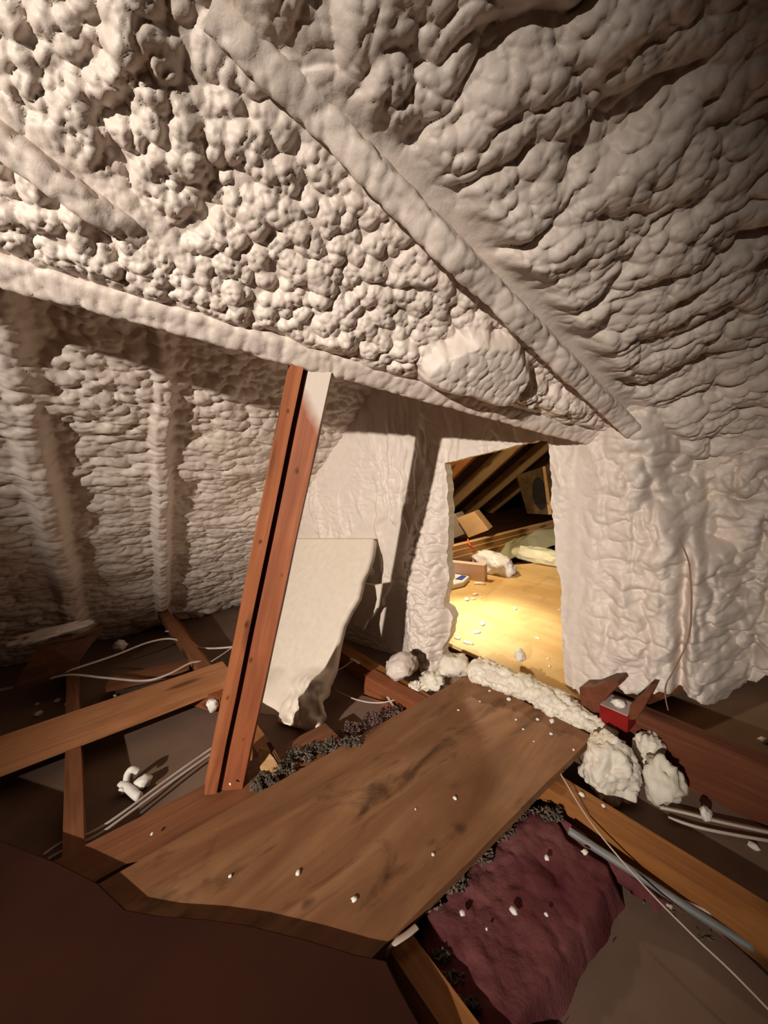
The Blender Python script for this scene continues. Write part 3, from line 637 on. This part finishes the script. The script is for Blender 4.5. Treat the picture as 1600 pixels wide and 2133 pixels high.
o = beam('block_top', (RX - 0.055, ym, ztop), (RX + 0.01, ym, ztop), abs(a0[1] - a1[1]) * 0.98, 0.003, GREYPAINT, parent=rb, bev=0)
o = slab('wood_wedge', [on_x(x, y, RX - 0.05) for x, y in ((1312, 1470), (1350, 1436), (1362, 1438), (1342, 1475), (1326, 1500), (1308, 1500))], (0.03, 0, 0.004), DARK_RED); tag(o, 'dark wedge of wood leaning between red block and rim board', 'offcut')
o = rock('foam_chunk', (RX - 0.03, ym, ztop + 0.008), (0.014, 0.02, 0.011), 44, FOAM_WHITE, None, 3); tag(o, 'white foam bits piled on the red block', 'foam chunk')

# ------------------------------------------------------------------ pink batt, fuzz
def pad(name, outline, z, hgt, seed, mat, label, cat, step=0.0035, rough=0.012):
    P = [on_z(x, y, z) for x, y in outline]; poly = [(p[0], p[1]) for p in P]; xs = [p[0] for p in poly]; ys = [p[1] for p in poly]
    gx = np.arange(min(xs) - 0.01, max(xs) + 0.01, step); gy = np.arange(min(ys) - 0.01, max(ys) + 0.01, step); X, Y = np.meshgrid(gx, gy)
    keep = polyin(X[:-1, :-1] + step / 2, Y[:-1, :-1] + step / 2, jag(poly, 0.012, 0.0035, seed)); su, sv = snap_poly(X.ravel(), Y.ravel(), poly); d = np.hypot(su - X.ravel(), sv - Y.ravel()).reshape(X.shape)
    H = z - hgt * (1 - sstep(0, 0.03, d)) + rough * fbm(X / 0.07, Y / 0.07, seed, 4) + rough * 0.5 * bumps(X / 0.03, Y / 0.03, seed + 3)
    V = np.stack([X, Y, H], -1).reshape(-1, 3); Q = grid_quads(*X.shape)[keep].reshape(-1, 4); used = np.unique(Q); rmp = np.zeros(len(V), np.int64); rmp[used] = np.arange(len(used))
    o = np_obj(name, V[used], rmp[Q], mat); return tag(o, label, cat)
pad('insulation_batt', [(845, 1900), (980, 1770), (1090, 1660), (1150, 1655), (1200, 1735), (1290, 1790), (1312, 1850), (1250, 1960), (1130, 2140), (1110, 2200), (960, 2200), (850, 1985)], -0.045, 0.05, 501, PINK, 'dusty dark pink fibreglass batt in the bay beside the walkway board', 'insulation')
pad('insulation_strip', [(1135, 1650), (1180, 1690), (1300, 1780), (1400, 1855), (1370, 1870), (1260, 1790), (1170, 1720), (1120, 1675)], -0.04, 0.03, 511, PINK, 'thin pink insulation strip tucked along the orange joist', 'insulation', 0.005)
def fuzz(name, spots, n, r, mat, label, seed):
    rnd = random.Random(seed); bm = bmesh.new()
    for _ in range(n * 5):
        x, y, z, sp = rnd.choice(spots); c = Vector(on_z(x + rnd.uniform(-sp, sp), y + rnd.uniform(-sp * 0.5, sp * 0.5), z)) + Vector((0, 0, rnd.uniform(-0.004, 0.012)))
        rr = r * 0.55 * rnd.uniform(0.3, 1.3); m = Matrix.Translation(c) @ Matrix.Rotation(rnd.uniform(0, 6), 4, 'Z') @ Matrix.Rotation(rnd.uniform(-0.8, 0.8), 4, 'Y') @ Matrix.Diagonal((rr * rnd.uniform(0.7, 1.9), rr * 0.6, rr * 0.45, 1))
        res = bmesh.ops.create_icosphere(bm, subdivisions=1, radius=1.0, matrix=m)
        for v in res['verts']: v.co += (v.co - c) * 1.1 * mnoise.noise(v.co * 400)
    o = bm_obj(name, bm, mat); return tag(o, label, 'insulation dust', kind='stuff')
fuzz('cellulose_dust', [(590, 1600, -0.005, 22), (560, 1625, -0.005, 22), (535, 1640, -0.005, 12), (625, 1575, -0.01, 24), (660, 1565, -0.015, 22), (700, 1555, -0.01, 20), (735, 1548, 0.002, 16)], 240, 0.008, FUZZ, 'grey clumps of dusty cellulose along the left edge of the walkway board', 1)
fuzz('cellulose_dust', [(740, 1520, -0.04, 22), (780, 1500, -0.04, 20), (820, 1485, -0.04, 18), (700, 1535, -0.04, 18)], 130, 0.008, FUZZ2, 'purplish dusty cellulose spilling beside the foam slab', 2)
fuzz('cellulose_dust', [(1000, 1790, -0.045, 26), (1050, 1740, -0.045, 24), (950, 1850, -0.045, 26), (1100, 1700, -0.045, 24), (1150, 1700, -0.04, 22), (900, 1890, -0.045, 18)], 200, 0.007, FUZZ, 'dark dust clinging along the edge between board and pink batt', 3)
fuzz('cellulose_dust', [(940, 2050, -0.05, 26), (970, 2100, -0.05, 26), (920, 2000, -0.05, 18)], 110, 0.007, FUZZ, 'dark dust between the nearest joist and pink batt', 4)
fuzz('cellulose_dust', [(1360, 1880, -0.10, 26), (1420, 1910, -0.10, 26), (1320, 1860, -0.10, 20), (1480, 1960, -0.10, 26)], 90, 0.007, FUZZ, 'dark dust under the grey cable at lower right', 5)

# ------------------------------------------------------------------ cables
def cable(pts, r, mat, label, name='cable', **k): return tag(tube(name, [on_z(x, y, z) for x, y, z in pts], r, mat, **k), label, 'cable')
cable([(1185, 1730, -0.03), (1250, 1772, -0.04), (1340, 1830, -0.05), (1440, 1895, -0.06), (1570, 1975, -0.07)], 0.0075, GREYCABLE, 'thick grey cable beside the orange joist')
cable([(1258, 1804, -0.07), (1300, 1822, -0.07), (1345, 1850, -0.075), (1400, 1890, -0.085)], 0.004, CABLE, 'short pale cable emerging from the pink batt')
cable([(1420, 1878, -0.06), (1470, 1898, -0.06), (1550, 1938, -0.065), (1640, 1990, -0.07)], 0.004, CABLE, 'pale cable between the orange joist and grey cable')
cable([(1168, 1612, 0.004), (1230, 1712, -0.012), (1330, 1832, -0.03), (1440, 1945, -0.04), (1530, 2030, -0.04), (1660, 2165, -0.04)], 0.0016, CABLE, 'thin white wire crossing the orange joist diagonally', 'wire', sides=6)
cable([(1375, 1682, -0.07), (1430, 1694, -0.07), (1500, 1712, -0.07), (1640, 1742, -0.07)], 0.0034, CABLE, 'upper pale cable of the pair by the rim board')
cable([(1392, 1703, -0.08), (1450, 1722, -0.08), (1520, 1737, -0.08), (1640, 1758, -0.08)], 0.0034, CABLE, 'lower pale cable of the pair by the rim board')
cable([(-40, 1445, -0.01), (60, 1424, 0.0), (150, 1395, 0.012), (240, 1365, 0.02), (310, 1338, 0.02), (360, 1331, 0.015), (400, 1350, 0.0), (420, 1378, -0.02)], 0.0042, CABLE, 'white cable arching over the left boards from the frame edge')
cable([(-40, 1447, -0.005), (60, 1426, 0.0), (140, 1406, 0.01), (220, 1412, 0.01), (300, 1418, 0.0), (350, 1405, 0.005), (395, 1382, 0.01), (420, 1378, 0.0)], 0.0042, CABLE, 'white cable sagging below the arching one on the left')
cable([(345, 1315, 0.0), (380, 1317, 0.01), (400, 1338, 0.0), (420, 1350, -0.01), (480, 1348, -0.01), (520, 1338, -0.01)], 0.0042, CABLE, 'white cable looping behind the red post at left')
cable([(440, 1378, 0.0), (465, 1362, 0.01), (490, 1345, 0.02), (520, 1332, 0.02)], 0.002, CABLE, 'thin wire just left of the red post', 'wire')
cable([(90, 1782, -0.05), (130, 1755, -0.05), (190, 1735, -0.045), (260, 1690, -0.05), (340, 1630, -0.055), (432, 1565, -0.06), (500, 1520, -0.06)], 0.0036, CABLE, 'upper pale cable of the pair running to the post foot')
cable([(100, 1790, -0.05), (140, 1768, -0.05), (200, 1742, -0.045), (270, 1693, -0.05), (350, 1634, -0.055), (436, 1573, -0.06), (500, 1528, -0.06)], 0.0036, CABLE, 'lower pale cable of the pair running to the post foot')
cable([(755, 1380, -0.04), (775, 1405, -0.04), (800, 1440, -0.045), (828, 1484, -0.05)], 0.0045, CABLE, 'pale cable end in the dark gap beside the foam slab')
cable([(700, 1440, -0.06), (745, 1458, -0.05), (790, 1464, -0.045), (840, 1455, -0.04), (885, 1456, -0.03)], 0.0024, CABLE, 'thin pale wire crossing the dark gap by the hatch', 'wire')
cable([(690, 1402, -0.03), (712, 1392, -0.02), (735, 1376, -0.01)], 0.0024, CABLE, 'short wire stub in the dark gap', 'wire')
cable([(730, 1373, 0.0), (738, 1376, 0.0), (748, 1382, 0.0)], 0.004, FOAM_WHITE, 'bright cable tip at the foot of the wall', 'cable_tip')
def hang(pts, r, label, d): return tag(tube('hanging_wire', [on_plane(x, y, WN, WD - d) for x, y in pts], r, CABLE), label, 'wire')
tag(tube('hanging_wire', [on_plane(x, y, WN, WD - dd) for x, y, dd in ((1415, 1122, 0.04), (1433, 1165, 0.06), (1438, 1200, 0.065), (1440, 1260, 0.065), (1434, 1330, 0.065), (1405, 1395, 0.07), (1388, 1425, 0.075), (1386, 1450, 0.07), (1392, 1480, 0.06))], 0.0018, plain('copper_brown_wire', (0.26, 0.15, 0.10), (0.34, 0.2, 0.14)), sides=6), 'thin brown wire hanging down the foam right of the hatch', 'wire')
tag(tube('strap', [on_z(868, 1930, 0.004), on_z(850, 1945, 0.006), on_z(825, 1962, 0.004), on_z(811, 1975, -0.01), on_z(806, 1990, -0.03)], 0.006, plain('pale_strap', (0.44, 0.34, 0.27), (0.52, 0.42, 0.34)), flat=0.4), 'pale strap wrapped around the near corner of the walkway board', 'strap')
tag(tube('black_cable', [on_y(-30, 1176, 2.1), on_y(20, 1192, 2.1), on_y(50, 1206, 2.12), on_y(105, 1218, 2.2)], 0.012, BLACKCABLE), 'black cable poking from the foam at the left frame edge', 'cable')

# ------------------------------------------------------------------ left side scraps
def board_flap(name, px, z0, z1, mat, label, cat='board', t=0.014):
    return tag(slab(name, [on_z(x, y, z0 + (z1 - z0) * k) for x, y, k in px], (0, 0, -t), mat), label, cat)
board_flap('slumped_panel', [(20, 1440, 0.0), (75, 1350, 0.9), (100, 1335, 1.0), (150, 1325, 1.0), (215, 1302, 0.9), (190, 1330, 0.6), (160, 1378, 0.2), (110, 1410, 0.0)], 0.01, 0.15, DARK_WOOD, 'dark brown panel slumped against the foot of the left wall')
tag(rock('foam_crust', on_z(105, 1318, 0.165), (0.14, 0.035, 0.02), 52, FOAM, None, 4, 0.3, 0.35, None, 0.1), 'thin foam crust along the top of the dark panel', 'foam scrap')
beam1 = tag(beam('short_board', on_z(225, 1420, -0.03), on_z(395, 1383, -0.03), 0.085, 0.02, JOIST_WOOD), 'short brown board under the sagging white cables', 'board')
tag(beam('diagonal_brace', on_z(338, 1270, 0.04), on_z(428, 1392, 0.0), 0.045, 0.035, JOIST_WOOD), 'short brown brace slanting down from the left wall', 'brace')
tag(beam('cross_block', on_z(395, 1424, -0.012), on_z(470, 1446, -0.012), 0.05, 0.06, RED_WOOD), 'small red-brown block left of the post under the lumber strip', 'block')
tag(beam('joist_stub', on_z(768, 1400, -0.012), on_z(905, 1475, -0.012), 0.05, 0.08, RED_WOOD), 'reddish joist stub in the gap between wall and walkway board', 'joist')
tag(slab('wood_splinter', [on_z(x, y, z) for x, y, z in ((540, 1555, 0.03), (556, 1562, 0.03), (572, 1580, 0.012), (590, 1610, -0.004), (572, 1618, -0.004), (545, 1612, 0.0), (538, 1585, 0.015))], (0.004, 0.012, -0.012), PALE_WOOD), 'tan splintered wood piece at the foot of the red post', 'wood scrap')
tag(slab('dark_splinter', [on_z(x, y, z) for x, y, z in ((556, 1545, 0.035), (565, 1545, 0.035), (590, 1590, 0.0), (584, 1598, 0.0))], (0.0, 0.01, -0.008), DARK_WOOD), 'thin dark splinter leaning on the tan wood piece', 'wood scrap')

# dark sheet nearest the camera, added to stand in for the foreground shadow
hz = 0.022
o = slab('shade_sheet', [on_z(x, y, hz) for x, y in ((-260, 1640), (0, 1748), (120, 1795), (205, 1838), (262, 1892), (330, 1905), (430, 1912), (520, 1925), (640, 1955), (740, 1985), (805, 1998), (830, 2050), (880, 2140), (930, 2300), (760, 2700), (0, 2700), (-400, 2200))], (0, 0, -0.012), SHADE_BROWN, bev=0.003)
tag(o, 'dark brown sheet added as shade in the foreground', 'board')

# ------------------------------------------------------------------ crumbs of foam
def crumb_mesh(seed):
    bm = bmesh.new(); bmesh.ops.create_icosphere(bm, subdivisions=2, radius=1.0)
    for v in bm.verts: v.co *= 1 + 0.5 * mnoise.noise(v.co * 1.6 + Vector((seed, 0, 0)))
    me = bpy.data.meshes.new('foam_crumb'); bm.to_mesh(me); bm.free(); me.polygons.foreach_set('use_smooth', [True] * len(me.polygons)); me.materials.append(FOAM_WHITE); return me
CM = [crumb_mesh(s) for s in (1, 5, 9)]
def crumbs(spots, label, group):
    for k, (x, y, z, r) in enumerate(spots):
        o = bpy.data.objects.new('foam_crumb', CM[k % 3]); link(o); p = on_z(x, y, z); o.location = (p[0], p[1], z + r * 0.5); o.scale = (r, r * 1.2, r * 0.75); o.rotation_euler = (0, 0, k * 1.3); tag(o, label, 'foam crumb', group)
crumbs([(948, 1664, 0, .004), (902, 1781, 0, .003), (621, 1820, 0, .0045), (738, 1875, 0, .0045), (866, 1686, 0, .002), (1112, 1545, 0, .002), (1150, 1504, 0, .007), (1120, 1500, 0, .0045), (1075, 1500, 0, .003), (1195, 1563, 0, .003), (1060, 1458, 0, .006), (1020, 1440, 0, .004), (1148, 1530, 0, .004), (480, 1826, 0, .003), (317, 1738, 0, .003), (955, 1480, 0, .003), (1000, 1462, 0, .003), (1090, 1520, 0, .003)], 'tiny white foam crumb lying on the stained walkway board', 'foam crumbs on the walkway board')
crumbs([(1070, 1900, -.03, .0055), (963, 1904, -.03, .0045), (1139, 1789, -.03, .0045), (1218, 1777, -.03, .005), (1014, 1936, -.03, .002), (1138, 1906, -.03, .003)], 'tiny white foam crumb caught on the pink batt', 'foam crumbs on the pink batt')
crumbs([(1212, 1657, JZ, .005), (1257, 1680, JZ, .004)], 'tiny white foam crumb on the orange joist', 'foam crumbs on the orange joist')
crumbs([(1570, 1766, FLZ, .008), (1590, 1545, FLZ, .01), (1420, 1640, FLZ, .005)], 'white foam crumb in the bay beside the rim board', 'foam crumbs beside the rim board')
crumbs([(240, 1451, FLZ, .007), (120, 1462, FLZ, .010), (80, 1490, FLZ, .012), (140, 1468, FLZ, .007), (78, 1468, FLZ, .006), (470, 1680, FLZ, .002)], 'white foam crumb scattered below the left cables', 'foam crumbs in the left bay')
crumbs([(480, 1634, 0.02, .003)], 'single bright foam speck at the base of the red post', 'speck at the post base')

# ------------------------------------------------------------------ the room behind the hatch
HX0 = on_z(1060, 1392, 0.0)[0]
pl = [on_z(x, y, 0.0) for x, y in ((900, 1322), (1060, 1392), (1200, 1452))]
def next_floor():
    outl = [on_z(905, 1326, 0), on_z(1062, 1396, 0), on_z(1230, 1466, 0), on_z(1330, 1250, 0), on_z(1290, 1164, 0), on_z(1165, 1169, 0), on_z(1060, 1177, 0), on_z(985, 1200, 0), on_z(915, 1222, 0), on_z(840, 1250, 0)]
    o = slab('plywood_sheet', outl, (0, 0, -0.016), PLY_WOOD); tag(o, 'brightly lit yellow plywood sheet on the floor beyond the hatch', 'plywood')
next_floor()
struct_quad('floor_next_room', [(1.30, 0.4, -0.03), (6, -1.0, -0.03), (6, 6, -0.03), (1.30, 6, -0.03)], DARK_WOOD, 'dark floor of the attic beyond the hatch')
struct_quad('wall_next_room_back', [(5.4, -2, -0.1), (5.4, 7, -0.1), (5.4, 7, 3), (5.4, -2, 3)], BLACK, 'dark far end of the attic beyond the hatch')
# sloping roof of the next room with its rafters: falls towards +Y
SL = 0.74
def roofz(y, off=0.0): return 2.55 - SL * y + off
sn = _n(np.array([0, SL, 1.0]))
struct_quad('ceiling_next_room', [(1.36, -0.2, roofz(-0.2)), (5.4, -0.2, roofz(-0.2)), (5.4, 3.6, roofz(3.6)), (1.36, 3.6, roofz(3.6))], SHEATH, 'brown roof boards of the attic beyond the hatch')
NR_N = np.array([0, SL, 1.0]); NR_D = 2.55 - 0.12
for k, (xa, ya) in enumerate(((945, 985), (1010, 990), (1070, 990), (1065, 1030))):
    P = on_plane(xa, ya, NR_N, NR_D); X = P[0]
    o = beam('next_room_rafter', (X, 0.2, roofz(0.2)), (X, 3.4, roofz(3.4)), 0.045, 0.14, ORANGE_WOOD if k == 0 else PALE_WOOD, up=tuple(sn))
    tag(o, ['nearest orange rafter at the upper left of the hatch', 'second rafter inside the hatch from the left jamb', 'third rafter inside the hatch, half in shade', 'farthest dim rafter seen through the hatch'][k], 'rafter')

# things stored beyond the plywood
tag(beam('pink_board', on_z(860, 1160, 0.10), on_z(1012, 1176, 0.10), 0.05, 0.13, PINK_WOOD, wob=0.0), 'pale pinkish board lying behind the plywood in the hatch', 'board')
for k, (xa, ya, xb, yb_, zz) in enumerate(((880, 1152, 1260, 1058, 0.16), (880, 1163, 1260, 1066, 0.13), (890, 1174, 1260, 1078, 0.09))):
    o = beam('stored_lumber', on_z(xa, ya, zz), on_z(xb, yb_, zz), 0.05, 0.045, PALE_WOOD)
    tag(o, ['topmost of the stored lumber lengths seen through the hatch', 'middle of the stored lumber lengths seen through the hatch', 'lowest of the stored lumber lengths seen through the hatch'][k], 'lumber', 'stored lumber')
tag(tube('lumber_strap', [on_z(975, 1124, 0.165), on_z(978, 1134, 0.15), on_z(985, 1142, 0.12), on_z(990, 1145, 0.10)], 0.007, REDSTRAP), 'red strap tied around the stored lumber', 'strap')
def box_at(name, quad, depth, mat, label, z):
    P = [on_z(x, y, zz) for (x, y), zz in zip(quad, z)]; return tag(slab(name, P, depth, mat, bev=0.003), label, 'box')
def up_quad(name, px, X, tv, mat, label, cat):
    return tag(slab(name, [on_x(x, y, X) for x, y in px], tv, mat, bev=0.003), label, cat)
XB = on_z(985, 1130, 0.12)[0] + 0.05
cb = empty('cardboard_box', on_x(985, 1118, XB), 'small tan cardboard box tilted above the stored lumber', 'box')
o = slab('carton', [on_x(x, y, XB) for x, y in ((951, 1080), (988, 1066), (1018, 1104), (976, 1120))], (0.12, 0.05, 0.0), CARD, cb, 0.003)
o = slab('carton_flap', [on_x(x, y, XB - 0.004) for x, y in ((963, 1096), (1002, 1082), (1018, 1104), (976, 1120))], (0.003, 0, 0), CARD, cb, 0)
up_quad('grey_box', ((915, 1080), (948, 1070), (970, 1112), (930, 1128), (915, 1120)), XB + 0.05, (0.15, 0.05, 0), CARDGREY, 'grey box beside the tan cardboard box in the hatch', 'box')
XP = XB + 0.9
pn = empty('framed_panel', on_x(1115, 1085, XP), 'old ochre framed panel with a dark oval deep inside the hatch', 'panel')
slab('panel_board', [on_x(x, y, XP) for x, y in ((1075, 990), (1132, 972), (1200, 968), (1200, 1075), (1098, 1070))], (0.04, 0, 0), OCHRE, pn, 0.003)
ov = [(1124 + 15 * math.cos(a) + 4 * math.sin(a), 1028 + 34 * math.sin(a)) for a in [2 * math.pi * k / 20 for k in range(20)]]
slab('dark_oval', [on_x(x, y, XP - 0.004) for x, y in ov], (0.004, 0, 0), OVALDARK, pn, 0)
slab('frame_side', [on_x(x, y, XP - 0.012) for x, y in ((1130, 972), (1136, 971), (1150, 1072), (1142, 1072))], (0.02, 0, 0), PALE_WOOD, pn, 0.001)
# draped tarp, plastic bags
def drape(name, rows, z, mat, label, cat, seed, amp=0.02, n=30, lift=None):
    """soft sheet between a back and a front px line"""
    back, front = rows; V = []
    for i in range(n + 1):
        for j in range(n + 1):
            s, t = j / n, i / n
            def ev(ln):
                f = s * (len(ln) - 1); k = min(int(f), len(ln) - 2); return np.array(ln[k]) * (1 - (f - k)) + np.array(ln[k + 1]) * (f - k)
            b, f_ = ev(back), ev(front); Pb, Pf = on_z(b[0], b[1], b[2]), on_z(f_[0], f_[1], f_[2]); P = Pb * (1 - t) + Pf * t
            q = Vector((s * 5 + seed, t * 4, seed)); P = P + np.array([0, 0, 1]) * (amp * 0.8 * mnoise.fractal(q * 0.8, 1, 2, 2) + amp * 0.5 * abs(mnoise.noise(q * 1.7)) + amp * 1.5 * math.sin(math.pi * t))
            V.append(P)
    V = np.array(V); o = np_obj(name, V, grid_quads(n + 1, n + 1).reshape(-1, 4), mat); m = o.modifiers.new('thick', 'SOLIDIFY'); m.thickness = 0.003
    return tag(o, label, cat)
drape('olive_tarp', ([(1022, 1126, 0.08), (1070, 1122, 0.10), (1095, 1103, 0.12), (1180, 1100, 0.12)], [(1008, 1165, 0.0), (1055, 1170, 0.0), (1105, 1150, 0.02), (1190, 1130, 0.05)]), 0, OLIVE, 'olive grey tarp heaped behind the plastic bag', 'tarp', 2.0)
o = rock('plastic_bag', on_z(1024, 1176, 0.04), (0.10, 0.185, 0.085), 61, BAG, None, 4, 0.14, 0.22, -0.5, -0.25); tag(o, 'crumpled white plastic bag at the far edge of the plywood', 'plastic bag')
o = rock('plastic_film', on_z(1120, 1158, 0.04), (0.08, 0.25, 0.066), 67, BAG2, None, 4, 0.14, 0.24, -0.5, -0.1); tag(o, 'yellowish clear plastic film beside the white bag', 'plastic film')
pk = empty('printed_package', on_z(950, 1212, 0.0), 'white package with blue print at the left of the hatch', 'package')
slab('package_body', [on_z(x, y, 0.03) for x, y in ((905, 1205), (935, 1193), (978, 1200), (966, 1212), (925, 1222), (900, 1228))], (0, 0, -0.028), PAPER, pk, 0.003)
slab('blue_stripe', [on_z(x, y, 0.032) for x, y in ((948, 1206), (962, 1198), (972, 1200), (962, 1208))], (0, 0, -0.002), BLUE, pk, 0)
# foam shavings on the plywood
def flakes():
    for k, (x, y, l) in enumerate(((999, 1217, .03), (990, 1239, .02), (972, 1249, .022), (985, 1248, .014), (1002, 1246, .01), (1073, 1268, .016), (976, 1340, .02), (993, 1318, .02), (1005, 1300, .02), (952, 1330, .014), (1142, 1372, .007), (1145, 1388, .008), (1120, 1330, .01), (1165, 1270, .008))):
        o = bpy.data.objects.new('foam_flake', CM[k % 3]); link(o); p = on_z(x, y, 0.0); o.location = (p[0], p[1], l * 0.15); o.scale = (l * 0.5, l, l * 0.3); o.rotation_euler = (0, 0, 0.5 + k); tag(o, 'pale foam flake on the bright plywood beyond the hatch', 'foam flake', 'foam flakes on the bright plywood')
flakes()

# ------------------------------------------------------------------ shell outside the view
struct_quad('wall_front', [(-3.2, -2.2, -0.2), (2.2, -2.2, -0.2), (2.2, -2.2, 3.6), (-3.2, -2.2, 3.6)], FOAM, 'foam wall behind the camera')
struct_quad('wall_side', [(-3.2, -2.2, -0.2), (-3.2, 2.8, -0.2), (-3.2, 2.8, 3.8), (-3.2, -2.2, 3.8)], FOAM, 'foam wall far left of the camera')

struct_quad('wall_far_left', [(-3.2, (LD + 0.12) / 1.05, -0.12), (-0.73, (LD + 0.12) / 1.05, -0.12), (-0.73, (LD - 1.4) / 1.05, 1.4), (-3.2, (LD - 1.4) / 1.05, 1.4)], FOAM, 'foam wall continuing beyond the left of the view')
_p = WO - 0.515 * WE + WNn * 0.24; _q = _p - 1.9 * WE
struct_quad('wall_right', [(_p[0], _p[1], -0.12), (_q[0], _q[1], -0.12), (_q[0], _q[1], 1.36), (_p[0], _p[1], 1.36)], FOAM, 'foam wall continuing beyond the right of the view')
